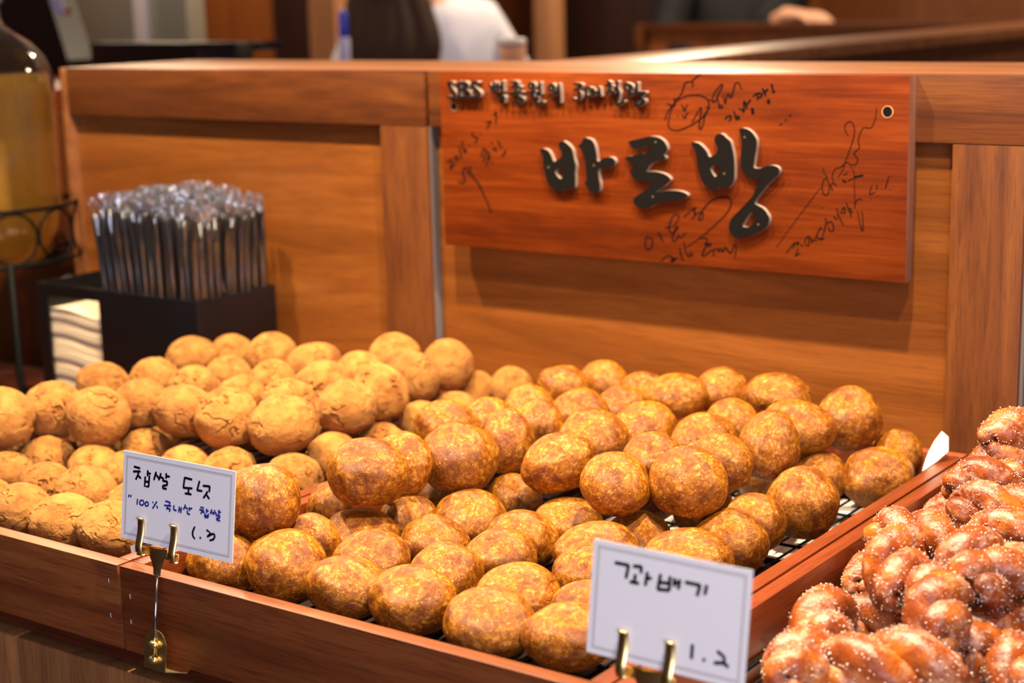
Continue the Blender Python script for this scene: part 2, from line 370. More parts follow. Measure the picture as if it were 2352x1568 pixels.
# parchment: one sheet under each of two racks, the middle one with a corner standing up
def sheet(name, pts, faces, mt, label, cat='paper', th=.0005):
    mb = MB(); mb.add(pts, faces); o = mb.build(name, mt, None, False)
    s = o.modifiers.new('thickness', 'SOLIDIFY'); s.thickness = th; s.offset = 1
    return tag(o, label, cat)
def sheet_grid(x0, x1, y0, y1, z, nx=14, ny=18, amp=.0012):
    P = []; Fs = []
    for j in range(ny+1):
        for i in range(nx+1):
            x = x0+(x1-x0)*i/nx; y = y0+(y1-y0)*j/ny; P.append((x, y, z+amp*(1+noise.noise((x*9, y*9, z*50)))))
    for j in range(ny):
        for i in range(nx): a = j*(nx+1)+i; Fs.append((a, a+1, a+nx+2, a+nx+1))
    return P, Fs
P, Fs = sheet_grid(.55, .80, .03, .30, .0125); sheet('parchment_sheet', P, Fs, M['paper'], 'white parchment lying under the rack of the sugared twists')
P, Fs = sheet_grid(.20, .452, .50, .72, .0125); sheet('parchment_sheet', P, Fs, M['paper'], 'white parchment lying under the rack of the glossy buns')
zc = .083
c0 = [(2118, 1082), (2127, 1052), (2133, 1037), (2148, 1010), (2163, 990), (2178, 1003), (2178, 1036), (2150, 1060), (2140, 1030), (2158, 1030)]
D0 = (Vector((.49, .70, .09))-CAM).dot(FW)
cp = [at(x, y, D0+dd) for (x, y), dd in zip(c0, (-.012, -.004, 0, .004, .012, .006, -.004, -.012, -.003, .004))]
sheet('parchment_corner', cp, [(0, 7, 8, 1), (1, 8, 2), (2, 8, 9, 3), (3, 9, 4), (4, 9, 5), (5, 9, 6), (6, 9, 8, 7)], M['paper'], 'white folded paper corner sticking up behind the middle tray rail', th=.0006)
cp = [on_y(x, y, .022) for x, y in ((300, 1253), (322, 1246), (330, 1262), (303, 1270))]
sheet('parchment_corner', cp, [(0, 1, 2, 3)], M['paper'], 'small white paper corner beside the left tray rail under the card', th=.0006)

# ------------------------------------------------------------------ lettering tools
def catmull(pts, k=5):
    if len(pts) < 3: return pts
    out = []
    P = [pts[0]]+list(pts)+[pts[-1]]
    for i in range(1, len(P)-2):
        p0, p1, p2, p3 = (np.array(q, float) for q in P[i-1:i+3])
        for j in range(k):
            t = j/k; out.append(tuple(.5*((2*p1)+(-p0+p2)*t+(2*p0-5*p1+4*p2-p3)*t*t+(-p0+3*p1-3*p2+p3)*t**3)))
    out.append(tuple(pts[-1])); return out
def ribbon(mb, pts, w, to3, depth, smooth=True, taper=.75, mi=(0, 1)):
    """brush stroke as a thin solid: pts in plane units, w width, to3(u, v, d) -> point d in front of the plane"""
    if len(pts) == 1: pts = [(pts[0][0]-w*.25, pts[0][1]), (pts[0][0]+w*.25, pts[0][1])]
    P = [np.array(p, float) for p in (catmull(pts) if smooth else pts)]
    # round ends
    n = len(P); L = []; R = []
    for i, p in enumerate(P):
        t = P[min(i+1, n-1)]-P[max(i-1, 0)]; t = t/(np.linalg.norm(t)+1e-12); nn = np.array((-t[1], t[0]))
        s = 1.0 if n < 4 else (taper+(1-taper)*min(1, 2.5*min(i, n-1-i)/(n-1)))
        L.append(p+nn*w*.5*s); R.append(p-nn*w*.5*s)
        if i == 0: t0 = t
    tl = t
    cap0 = [P[0]-t0*w*.32]; cap1 = [P[-1]+tl*w*.32]
    loopL = cap0+L+cap1; loopR = cap0+R+cap1
    k = len(loopL)
    v = [to3(*p, depth) for p in loopL]+[to3(*p, depth) for p in loopR]+[to3(*p, 0) for p in loopL]+[to3(*p, 0) for p in loopR]
    top = [(i, i+1, k+i+1, k+i) for i in range(k-1)]
    sd = []
    for i in range(k-1): sd.append((i, 2*k+i, 2*k+i+1, i+1)); sd.append((k+i, k+i+1, 3*k+i+1, 3*k+i))
    o = len(mb.v); mb.v += [tuple(q) for q in v]
    mb.f += [tuple(i+o for i in f) for f in top+sd]; mb.m += [mi[0]]*len(top)+[mi[1]]*len(sd)

def crop(ox, oy, s, pts): return [(ox+x/s, oy+y/s) for x, y in pts]

# ------------------------------------------------------------------ sign board
YS = .7312                     # front face of the board
tl, br = on_y(1009, 166, YS), on_y(2081, 651, YS)
SX0, SX1, SZ0, SZ1 = -.1842, .4515, .2660, .4898
sg = thing('sign_board', 'orange-brown wooden sign with raised black Korean letters and felt-pen signatures', 'sign', ((SX0+SX1)/2, YS+.01, SZ0))
bd = boxpart('board', [M['sign'], M['sign_edge']], sg, SX0, SX1, YS, YW-.0004, SZ0, SZ1, .0012)
for p in bd.data.polygons:
    if abs(p.normal.x) > .7: p.material_index = 1
LT = .0062
def outline(name, outer, holes, depth, parent):
    cu = bpy.data.curves.new(name, 'CURVE'); cu.dimensions = '2D'; cu.fill_mode = 'BOTH'; cu.extrude = depth/2
    for loop in [outer]+holes:
        pts = []
        for q in catmull(list(loop)+[loop[0]], 3)[:-1]:
            p = on_y(*q, YS-depth); pts.append((p.x, p.z))
        sp = cu.splines.new('POLY'); sp.points.add(len(pts)-1); sp.use_cyclic_u = True
        for a, q in zip(sp.points, pts): a.co = (q[0], q[1], 0, 1)
    ob = bpy.data.objects.new('tmp', cu); COL.objects.link(ob)
    dg = bpy.context.evaluated_depsgraph_get(); me = bpy.data.meshes.new_from_object(ob.evaluated_get(dg))
    bpy.data.objects.remove(ob)
    o0 = Vector(parent['_o'])
    for v in me.vertices: v.co = Vector((v.co.x, YS-depth/2-v.co.z, v.co.y))-o0
    me.flip_normals() if False else None
    me.materials.clear(); me.materials.append(M['letter_face']); me.materials.append(M['letter_side'])
    me.update()
    for p in me.polygons: p.material_index = 0 if abs(p.normal.y) > .6 else 1
    me.name = name; o = bpy.data.objects.new(name, me); COL.objects.link(o); o.parent = parent; o['_o'] = parent['_o']
    return o
c5 = lambda pts: crop(990, 150, 4.704, pts)
c6 = lambda pts: crop(1400, 150, 4.704, pts)
c8 = lambda pts: crop(1400, 400, 4.704, pts)
outline('letter_stroke', c5([(1178,908),(1200,900),(1240,905),(1275,930),(1305,985),(1325,1035),(1365,1020),(1405,990),(1410,940),(1380,880),(1385,835),(1415,820),(1445,825),(1500,870),(1530,920),(1545,1000),(1565,1080),(1558,1160),(1560,1240),(1555,1320),(1530,1335),(1480,1338),(1435,1345),(1405,1358),(1365,1358),(1310,1330),(1270,1285),(1245,1230),(1225,1150),(1210,1060),(1205,980),(1180,935)]),
        [c5([(1338,1145),(1365,1120),(1425,1122),(1430,1150),(1415,1200),(1405,1222),(1385,1215),(1355,1180)])], LT, sg)
outline('letter_stroke', c5([(1590,860),(1622,840),(1640,800),(1665,782),(1720,795),(1750,820),(1775,880),(1790,960),(1800,1035),(1860,1005),(1920,990),(1965,1000),(1990,1030),(1985,1070),(1950,1100),(1900,1108),(1835,1112),(1810,1130),(1815,1220),(1828,1290),(1818,1360),(1780,1378),(1730,1370),(1695,1330),(1665,1285),(1660,1270),(1680,1230),(1672,1130),(1665,1040),(1650,970),(1620,905),(1592,880)]), [], LT, sg)
outline('letter_stroke', c6([(200,825),(260,805),(350,785),(440,768),(510,772),(570,800),(610,850),(625,900),(610,940),(590,960),(610,1000),(590,1020),(520,1035),(460,1060),(430,1090),(410,1125),(400,1142),(470,1145),(540,1155),(610,1180),(650,1215),(660,1240),(630,1270),(590,1310),(540,1340),(505,1365),(590,1355),(680,1350),(760,1358),(820,1380),(845,1405),(820,1435),(760,1455),(640,1472),(540,1490),(470,1515),(420,1540),(350,1545),(290,1520),(258,1480),(265,1435),(320,1390),(380,1350),(430,1310),(460,1275),(380,1255),(300,1240),(250,1210),(225,1165),(225,1130),(265,1095),(270,1075),(225,1050),(185,1025),(165,995),(190,985),(260,975),(330,955),(400,945),(430,930),(430,880),(380,885),(300,900),(255,895),(225,870)]), [], LT, sg)
outline('letter_stroke', c6([(878,840),(905,828),(960,840),(1010,880),(1050,930),(1075,985),(1115,975),(1155,945),(1168,905),(1165,880),(1140,845),(1133,800),(1150,755),(1185,738),(1225,745),(1260,780),(1305,820),(1325,890),(1340,960),(1350,1060),(1350,1160),(1345,1240),(1320,1290),(1280,1325),(1230,1330),(1195,1322),(1160,1338),(1115,1345),(1070,1328),(1020,1285),(985,1220),(960,1140),(945,1050),(935,960),(915,900)]),
        [c6([(1090,1115),(1110,1090),(1145,1082),(1180,1090),(1190,1115),(1170,1160),(1150,1200),(1130,1195),(1105,1155)])], LT, sg)
outline('letter_stroke', c6([(1398,690),(1430,678),(1480,685),(1530,715),(1570,765),(1590,810),(1590,880),(1575,960),(1565,1040),(1558,1095),(1575,1110),(1630,1110),(1690,1090),(1760,1080),(1810,1095),(1835,1130),(1825,1180),(1790,1215),(1740,1260),(1700,1300),(1660,1350),(1620,1400),(1585,1450),(1570,1490)])
        + c8([(1610,340),(1660,370),(1700,420),(1725,470),(1720,530),(1690,580),(1620,625),(1540,660),(1450,685),(1400,690),(1340,675),(1300,620),(1290,570),(1300,510),(1340,450),(1400,390),(1450,340),(1500,285),(1550,230),(1565,180),(1590,120)])
        + c6([(1640,1220),(1600,1222),(1560,1222),(1510,1215),(1470,1185),(1430,1130),(1415,1080),(1415,1010),(1425,930),(1428,850),(1420,780),(1405,720)]),
        [c8([(1535,405),(1565,440),(1575,490),(1555,530),(1510,565),(1470,572),(1440,560),(1450,530),(1490,460)])], LT, sg)
for q in c6([(497,828),(468,1418),(1240,1170),(1460,775)])+c5([(1760,1078),(1270,1100)])+c8([(1607,541)]):
    p = on_y(*q, YS-LT); MB().tube([(p.x, YS-LT-.0003, p.z), (p.x, YS-LT+.001, p.z)], .0011, 8).build('nail', M['nail'], sg, False)
def sgn3(depth_plane):
    def f(u, v, d):
        p = on_y(u, v, depth_plane); return (p.x, YS-d, p.z)
    return f
SMALL = {'latin_letter': [[[(230,190),(150,190),(150,230),(210,330),(280,430),(260,500),(120,500)]],
                   [[(370,170),(370,500)], [(370,190),(500,190),(540,250),(470,320),(400,330)], [(470,320),(570,390),(580,450),(520,500),(370,500)]],
                   [[(770,180),(660,190),(660,240),(730,330),(800,410),(790,480),(730,500),(620,500)]]],
 'hangul_letter': [[[(1030,210),(1060,300),(1100,370),(1200,370)], [(1120,170),(1140,360)], [(1080,275),(1300,275)], [(1200,190),(1210,360)], [(1300,150),(1310,380)], [(1190,515),(1330,480),(1330,620)]],
   [[(1480,165),(1620,180),(1560,250),(1500,310)], [(1580,240),(1690,280)], [(1600,280),(1610,390)], [(1460,440),(1580,410),(1720,380)], [(1640,400),(1650,500)], [(1690,500),(1600,600),(1620,640),(1720,590),(1750,540),(1690,500)]],
   [[(1910,180),(1880,270),(1940,310),(1990,250),(1950,180)], [(1830,415),(1930,390),(2020,370)], [(1960,390),(1980,490)], [(2110,180),(2120,430)], [(2050,400),(2110,400)], [(2080,500),(2040,650),(2190,600)]]]}
SMALL2 = [[[(210,215),(150,270),(170,350),(230,340),(260,270),(210,215)], [(140,490),(260,430),(370,380)], [(350,210),(370,380),(380,620)]],
   [[(690,210),(830,220),(830,280),(760,330),(690,345)], [(760,330),(820,420),(810,510),(750,560),(660,530)]],
   [[(1060,300),(960,310),(970,480),(1060,470),(1110,440)], [(1110,330),(1120,460)], [(1120,400),(1250,390)], [(1220,280),(1260,480)]],
   [[(1410,160),(1480,200)], [(1370,260),(1440,230),(1510,270)], [(1450,260),(1460,340),(1400,430)], [(1470,340),(1560,400)], [(1560,330),(1630,330)], [(1630,160),(1620,280),(1660,420),(1640,540)], [(1650,500),(1610,660),(1780,590)]],
   [[(1800,200),(1800,310),(1870,350),(1940,310),(1910,240),(1800,200)], [(1840,480),(1950,430),(2080,390)], [(1900,350),(1920,440)], [(2040,190),(2050,420)], [(2050,400),(2230,400)], [(2210,410),(2120,520),(2020,670),(2080,680),(2190,630),(2200,560),(2110,530)]]]
for nm, sets, o in (('latin_letter', SMALL['latin_letter'], 1015), ('hangul_letter', SMALL['hangul_letter'], 1015), ('hangul_letter', SMALL2, 1245)):
    for letter in sets:
        mb = MB()
        for k, st in enumerate(letter):
            ribbon(mb, crop(o, 170, 9.408, st), (7.6 if nm[0] == 'l' else 6.2), sgn3(YS-.0075), .0075+k*.00003, True, .85)
        mb.build(nm, [M['letter_face'], M['letter_side']], sg, False)
INK = [  # (origin x, origin y, scale, width in photo pixels, strokes)
 (1015,240,6.03,3.6,[[(80,815),(95,780),(125,765),(140,790),(125,850),(120,890),(160,850),(195,800)],[(180,715),(215,720),(220,755),(190,765),(175,730)],[(235,575),(255,660),(275,750)],[(285,500),(285,570),(300,630),(320,660),(340,650),(325,620),(300,625)],[(375,577)],[(440,380),(415,420),(450,450),(490,450),(485,490),(460,535)],[(538,418)],[(605,240),(650,245),(680,230),(650,285),(625,345)],[(705,145),(750,130),(740,100),(755,150),(752,210),(748,275)],
   [(545,725),(560,650),(590,615),(610,650),(590,730),(580,800)],[(620,660),(655,665),(640,740),(620,850)],[(665,720),(650,760)],[(690,800)],[(685,525),(700,540)],[(705,630),(735,600),(750,630),(752,660)],[(775,495),(800,560),(830,605)],[(880,630),(870,680),(820,710)],
   [(235,1055),(265,1085),(310,1080),(315,1020),(290,930),(320,880),(345,890),(360,940),(385,960)],[(375,860),(395,880),(390,920),(400,970),(450,1020),(520,1120),(580,1250),(640,1370),(680,1500)]]),
 (1500,160,7.84,3.4,[[(255,605),(300,630),(350,645),(400,655)],[(215,905),(240,820),(290,720),(350,640),(400,590),(500,520),(620,470),(750,455),(870,470),(960,520),(1000,580),(1010,650),(1000,700),(950,780),(880,870),(800,930),(700,990),(580,1050),(450,1095),(350,1085),(290,1040),(275,950),(300,820),(340,690),(400,620),(385,530)],
   [(390,580),(380,530),(440,520),(500,450),(540,360),(570,260),(620,220),(690,220),(720,250),(710,320)],[(690,220),(760,150),(870,80)],[(515,630),(545,690),(570,745),(590,680),(630,630)],[(525,820),(575,870),(600,810),(635,770)],[(445,825)],
   [(700,950),(760,850),(850,690),(870,720),(850,850),(840,960),(830,1040),(860,1070),(900,990),(930,850),(990,730),(1015,640)],[(960,670),(1020,700)],[(1010,560),(1040,530),(1060,570),(1110,580),(1140,540),(1180,430),(1240,320),(1250,265),(1200,290),(1120,400),(1080,490),(1090,570)],[(1150,490),(1170,560),(1185,640),(1200,690),(1250,680),(1235,640),(1200,650)],
   [(1260,460),(1285,540),(1300,610),(1320,520),(1340,440),(1370,440),(1380,490),(1410,490),(1440,400),(1480,260),(1530,230),(1570,290),(1600,360)]]),
 (1500,160,7.84,4.6,[[(1295,890),(1350,840),(1400,840),(1395,890),(1370,930)],[(1455,745),(1480,820),(1500,890),(1545,880),(1540,840),(1500,850)],[(1545,705),(1600,720),(1630,760),(1640,700),(1640,570),(1680,640),(1690,710)],[(1680,640),(1720,590),(1755,540)],[(1800,480),(1870,430),(1930,420)],[(1880,450),(1890,500),(1880,545)],[(1890,500),(1940,490),(1960,440),(1900,430)],[(1970,330),(2000,400),(2030,470)],[(1990,420),(2070,350)],[(2135,265),(2160,370)],[(2150,400),(2195,395)]]),
 (1500,160,7.84,7.5,[[(1785,700),(1800,790)],[(2078,545),(2082,605)]]),
 (1460,440,9.046,3.4,[[(240,920),(210,990),(195,1080),(215,1170),(250,1210),(310,1180),(350,1090),(350,1000),(300,955),(250,950)],[(480,845),(520,940),(570,1050)],[(610,745),(680,745),(770,730),(850,640),(895,540),(880,480),(830,470),(760,540),(710,660),(690,760),(720,830),(770,860),(830,810),(880,740),(850,730),(810,820),(775,920),(765,990),(790,1030),(840,1010),(880,930),(900,920),(920,955),(960,950),(1000,890),(1050,870)],
   [(1000,530),(1110,430),(1240,330),(1210,430),(1250,450),(1220,510),(1165,580)],[(1220,510),(1290,440),(1380,430),(1405,500),(1370,580),(1320,585),(1310,540),(1350,470),(1390,390),(1480,270),(1620,160),(1780,110),(1900,115),(1975,170),(1985,270),(1920,410),(1800,550),(1600,740),(1400,910),(1200,1060),(1060,1145)],
   [(515,1450),(600,1370),(680,1330),(750,1350),(770,1400),(740,1450),(800,1430),(830,1390),(790,1390),(750,1420),(880,1370)],[(915,1165),(940,1290),(990,1440)],[(1010,1050),(1020,1150),(1050,1270),(1100,1340),(1160,1330),(1180,1290),(1150,1260),(1110,1290)],
   [(1320,950),(1380,970),(1450,960),(1485,1000),(1470,1060),(1440,1090),(1500,1080),(1560,1080),(1540,1130),(1470,1120),(1430,1200),(1380,1320),(1430,1330),(1520,1260),(1610,1210),(1620,1330)],[(1620,1220),(1700,1180),(1730,1250),(1770,1180),(1810,1250),(1860,1160),(1900,1190),(1940,1260),(1990,1270),(2020,1180),(2050,1110),(2090,1130),(2080,1260),(2060,1390)]]),
 (1740,220,4.704,2.4,[[(1285,125),(1280,200),(1265,270),(1225,345),(1150,345),(1110,400),(1088,490),(1100,560),(1040,625),(1080,670),(1070,735),(1010,745),(960,720),(900,770),(840,790),(810,850),(815,920),(850,970)],[(980,430),(945,370),(950,310),(990,278),(1030,300),(1048,380),(1030,480),(990,600),(950,710),(920,800),(870,880)],[(705,775),(730,850),(750,880),(710,920),(700,1000),(720,1070),(760,1060),(775,1000),(765,930),(740,885)],
   [(785,960),(800,1000),(815,1030)],[(790,960),(825,945),(855,970)],[(925,850),(950,850),(970,825)],[(980,920),(1030,890)],[(1050,1215),(1060,1150),(1090,1115),(1130,1125)],[(1080,1240),(1100,1350),(1125,1450),(1140,1440),(1135,1300),(1125,1240)],[(1240,960),(1210,1060),(1270,1040)],[(1290,960),(1290,1010)],[(1345,1000)],[(1420,870),(1380,1000)],[(1295,1085)],[(1228,1115)],[(1440,1015)],[(1450,870)],[(240,315),(270,300)],[(295,270),(312,250)],[(340,225),(365,198)]]),
 (1740,220,4.704,1.7,[[(690,980),(620,1070),(500,1230),(380,1390),(202,1637)],[(1000,760),(1040,820),(1045,950),(1050,1090),(1048,1215)]]),
 (1740,220,4.704,5,[[(1045,878),(1138,858)],[(920,915),(955,930)]]),
 (1770,400,7.84,2.8,[[(280,1420),(350,1330),(420,1250),(440,1240),(410,1340)],[(440,1250),(490,1220),(480,1280),(520,1220)],[(500,1330),(450,1470),(490,1440),(540,1430)],[(540,1270),(580,1285)],[(610,1240),(640,1140),(680,1130),(690,1200),(680,1290),(620,1260)],[(700,1110),(730,1160),(740,1220),(790,1180),(830,1210)],[(800,1150),(850,1060),(900,960),(920,990)],[(830,1100),(860,1160),(960,1150),(890,1190)],[(980,790),(1000,850),(985,950),(960,1030),(935,1110)],[(1020,900),(1060,850),(1110,880),(1130,940),(1130,1020),(1060,1020),(1050,950)],
   [(1140,760),(1170,800),(1200,800)],[(1190,610),(1210,680),(1215,740),(1250,800),(1310,910)],[(1260,710),(1320,590),(1340,690),(1290,700)],[(1365,510),(1400,620),(1460,770)],[(1430,600),(1470,700)],[(940,600)]])]
for gi, (ox, oy, s, w, strokes) in enumerate(INK):
    for grp in ([strokes] if len(strokes) > 3 and len(strokes) != 20 else [strokes[:5], strokes[5:9]]+[[q] for q in strokes[9:]] if len(strokes) == 20 else [[q] for q in strokes]):
        mb = MB()
        for k, st in enumerate(grp): ribbon(mb, crop(ox, oy, s, st), w, sgn3(YS), .00025+k*.000004, True, .7, (0, 0))
        mb.build('handwriting', M['ink'], sg, False)
for q, r in (((2039, 257), .0066), ((1043, 245), .0058)):
    p = on_y(*q, YS)
    wsh = MB().tube([(p.x, YS-.0006, p.z), (p.x, YS+.001, p.z)], r, 24).build('screw_washer', M['edge'], sg, False)
    MB().tube([(p.x, YS-.0011, p.z+.0004), (p.x, YS+.001, p.z+.0004)], r*.84, 24).build('screw_head', M['black'], wsh, False)

# ------------------------------------------------------------------ price cards on brass holders
def homography(src):
    A = []; B = []
    for (x, y), (u, v) in zip(src, ((0, 1), (1, 1), (1, 0), (0, 0))):
        A.append([x, y, 1, 0, 0, 0, -u*x, -u*y]); B.append(u)
        A.append([0, 0, 0, x, y, 1, -v*x, -v*y]); B.append(v)
    h = np.append(np.linalg.solve(np.array(A, float), np.array(B, float)), 1).reshape(3, 3)
    def f(x, y): r = h @ np.array((x, y, 1.)); return r[0]/r[2], r[1]/r[2]
    return f
def price_card(label_c, label_h, corners, ybase, cw, ch, lean, writing, clip_u, stem_u, zfoot, roll):
    """card: local x to the right, y up along the card, z towards the viewer; foot point from the lower left corner"""
    bl = on_y(*corners[3], ybase); brp = on_y(*corners[2], ybase)
    rot = Matrix.Rotation(roll, 3, 'Y') @ Matrix.Rotation(math.pi/2-lean, 3, 'X')
    rt = rot.to_euler()
    cdo = thing('price_card', label_c, 'price card', bl, 'price cards', rt)
    mb = MB().box(0, cw, 0, ch, -.0005, .0, .0); mb.build('card', M['card'], cdo, False)
    hg = homography(corners)
    def to3(u, v, d): a, b = hg(u, v); return (a*cw, b*ch, d)
    mb = MB(); iu, iv = .0045, .0045
    for g, w in ((0, .0007), (.0013, .0004)):
        r_ = [(iu+g, iv+g), (cw-iu-g, iv+g), (cw-iu-g, ch-iv-g), (iu+g, ch-iv-g)]
        for i in range(4):
            a, b = r_[i], r_[(i+1) % 4]
            x0, x1 = sorted((a[0], b[0])); y0, y1 = sorted((a[1], b[1])); mb.box(x0-w/2, x1+w/2, y0-w/2, y1+w/2, 0, .00006)
    mb.build('printed_border', M['grey_line'], cdo, False)
    for matn, ox, oy, s, w, strokes in writing:
        mb = MB()
        for k, st in enumerate(strokes):
            uv = [hg(*q) for q in crop(ox, oy, s, st)]; uv = [(a*cw, b*ch) for a, b in uv]
            ribbon(mb, uv, w, lambda u, v, d: (u, v, d), .00012+k*.000003, len(st) > 3, .85, (0, 0))
        mb.build('handwriting', M[matn], cdo, False)
    # holder
    hd = thing('card_holder', label_h, 'card holder', bl, 'brass card holders', rt)
    for cu in clip_u:
        x = cu*cw; w = .0082
        prof = [(-.010, .0008), (-.008, .0026), (-.003, .0031), (.003, .0020), (.009, .0010), (.0165, .0009), (.0205, .0016), (.0225, .0032), (.022, .0044)]
        prof = catmull([(-.0105, -.0012), (-.0115, .0012)]+prof, 4)
        vs = []; fs = []
        for v, d in prof: vs += [(x-w/2, v, d), (x+w/2, v, d)]
        for i in range(len(prof)-1): fs.append((2*i, 2*i+1, 2*i+3, 2*i+2))
        o = MB().add(vs, fs).build('clip', M['gold'], hd); sm = o.modifiers.new('t', 'SOLIDIFY'); sm.thickness = .0007
    sx = stem_u*cw
    MB().box(min(clip_u)*cw-.004, max(clip_u)*cw+.004, -.011, -.004, -.0022, -.0012, .0003).build('crossbar', M['gold'], hd)
    vs = []; fs = []
    pr = [(-.002, .0135), (-.006, .0125), (-.011, .0098), (-.016, .0070), (-.021, .0052), (-.027, .0045)]
    for v, hw in pr: vs += [(sx-hw, v, -.002+hw*.12), (sx, v, -.0008+hw*.28), (sx+hw, v, -.002+hw*.12), (sx, v, -.004)]
    for i in range(len(pr)-1):
        for k in range(4): fs.append((4*i+k, 4*i+(k+1) % 4, 4*i+4+(k+1) % 4, 4*i+4+k))
    fs.append((20, 21, 22, 23)); MB().add(vs, fs).build('funnel', M['gold'], hd, True, 40)
    Lr = (bl.z-zfoot)/math.cos(lean)
    MB().tube([(sx, -.025, -.0015), (sx, -Lr+.006, -.0015)], .0013, 12).build('rod', M['chrome'], hd)
    # bracket plate in front of the tray with a bent foot
    vs = []; fs = []; hw = .0138; top = -Lr+.0365; z0 = -.0035
    arc = [(sx-hw, -Lr)]+[(sx-hw*math.cos(t)*(.93 if 0 < t < math.pi else 1), top-.012+.012*math.sin(t)) for t in np.linspace(0, math.pi, 11)]+[(sx+hw, -Lr)]
    n = len(arc); vs = [(x, y, z0) for x, y in arc]; MB().add(vs, [tuple(range(n))]).build('bracket_plate', M['gold'], hd, False).modifiers.new('t', 'SOLIDIFY').thickness = .001
    for q in (-Lr+.0235, -Lr+.0095):
        MB().tube([(sx-.0035, q, -.0022), (sx-.002, q, -.0004), (sx, q, .0006), (sx+.002, q, -.0004), (sx+.0035, q, -.0022)], .0032, 10).build('rod_loop', M['gold'], hd)
    MB().add([(sx-.026, -Lr+.0008, -.016), (sx-.012, -Lr, -.003), (sx+.012, -Lr, -.003), (sx+.03, -Lr+.0008, -.014), (sx+.02, -Lr+.0008, -.03), (sx-.018, -Lr+.0008, -.03)], [(0, 1, 2, 3, 4, 5)]).build('foot_plate', M['gold'], hd, False).modifiers.new('t', 'SOLIDIFY').thickness = .0009
def hc(pts): return crop(270, 1030, 5.6, pts)
K = [[(225,285),(300,310)],[(215,345),(305,350)],[(285,350),(270,400),(245,445)],[(268,390),(310,435)],[(405,345),(400,410)],[(400,378),(440,386)],[(370,420),(360,535),(412,545)],[(425,412),(412,545)],[(365,480),(420,486)],
     [(515,370),(500,410),(485,465)],[(508,395),(550,450)],[(577,390),(565,430),(548,470)],[(568,430),(612,460)],[(648,395),(645,455)],[(645,428),(690,436)],[(598,480),(660,498)],[(660,498),(655,540)],[(655,540),(600,545)],[(600,545),(600,575)],[(600,575),(645,586)],
     [(985,490),(890,460)],[(890,460),(870,585)],[(870,585),(985,600)],[(938,600),(932,658)],[(890,655),(970,672)],[(1085,515),(1050,625)],[(1050,625),(1115,640)],[(1130,575),(1218,588)],[(1218,588),(1208,655)],[(1185,650),(1160,690),(1130,725)],[(1165,680),(1205,740)],
     [(1005,1070),(980,1120),(975,1170),(1000,1215)],[(1072,1208)],[(1160,1120),(1205,1155),(1165,1200)],[(1165,1200),(1240,1170),(1260,1200),(1240,1235),(1195,1245)]]
circ = lambda x, y, r, q=1.15: [(x+r*math.cos(t), y+r*q*math.sin(t)) for t in np.linspace(0, 2*math.pi, 9)]
Bl = [[(155,630),(148,655)],[(180,635),(175,660)],[(265,690),(258,755)],circ(320,737,27),circ(385,757,22),[(465,742)],[(517,735),(460,815)],[(515,788),(525,815)],
      [(630,735),(690,755)],[(690,755),(680,785)],[(615,785),(700,800)],[(660,793),(655,822)],[(640,825),(690,835)],[(690,835),(680,866)],[(740,795),(735,845)],[(735,845),(770,860)],[(812,815),(800,880)],[(805,850),(830,852)],[(838,825),(827,890)],
      [(890,795),(880,825),(865,850)],[(885,820),(920,850)],[(942,830),(940,872)],[(940,848),(975,845)],[(912,872),(915,905)],[(915,905),(945,915)],[(1090,835),(1130,850)],[(1075,865),(1130,880)],[(1112,882),(1090,915)],[(1112,890),(1135,907)],[(1168,862),(1163,910)],[(1165,885),(1190,888)],[(1145,920),(1140,960)],[(1140,960),(1182,968)],[(1188,925),(1182,968)],[(1143,942),(1185,947)],
      [(1235,875),(1215,925)],[(1230,900),(1252,925)],[(1275,885),(1255,935)],[(1270,910),(1295,930)],[(1327,885),(1325,940)],[(1327,910),(1352,912)],[(1288,950),(1337,957)],[(1337,957),(1332,982)],[(1332,982),(1295,985)],[(1295,985),(1300,1005)],[(1300,1005),(1337,1016)]]
price_card('white price card reading 1.3 over the tan and brown buns', 'brass card holder with thin rod clipped to the left corner of middle tray',
           hc([(90,72),(1572,420),(1475,1535),(42,1140)]), -.009, .1415, .0795, .15, [('ink', 270, 1030, 5.6, .0022, K[:20]), ('ink', 270, 1030, 5.6, .0022, K[20:31]), ('ink', 270, 1030, 5.6, .0022, K[31:]), ('blue_ink', 270, 1030, 5.6, .0017, Bl)], (.195, .495), .335, .001, -.012)
K2 = [[(400,330),(545,360)],[(545,360),(515,490)],[(600,370),(685,378)],[(685,378),(680,440)],[(618,460),(605,535)],[(560,530),(650,550)],[(750,440),(725,570)],[(745,500),(790,500)],[(895,465),(860,615)],[(860,615),(985,630)],[(1000,490),(985,630)],[(880,545),(990,558)],[(1050,510),(1040,585)],[(1050,550),(1095,555)],[(1107,525),(1087,615)],[(1170,550),(1330,585)],[(1330,585),(1295,690)],[(1405,590),(1380,680)],
      [(1225,1195),(1210,1330)],[(1345,1350)],[(1500,1270),(1570,1330),(1570,1390)],[(1570,1390),(1460,1385)],[(1560,1390),(1610,1430)]]
price_card('white price card reading 1.2 at the front of the sugared twists', 'brass card holder clipped to the left corner of right tray',
           [(1365.6,1255.7),(1734.7,1333),(1701,1591),(1346.7,1496)], -.012, .1285, .0835, .15, [('ink', 1330, 1240, 4.781, .0027, K2[:18]), ('ink', 1330, 1240, 4.781, .0027, K2[18:])], (.245, .545), .40, .001, .0)

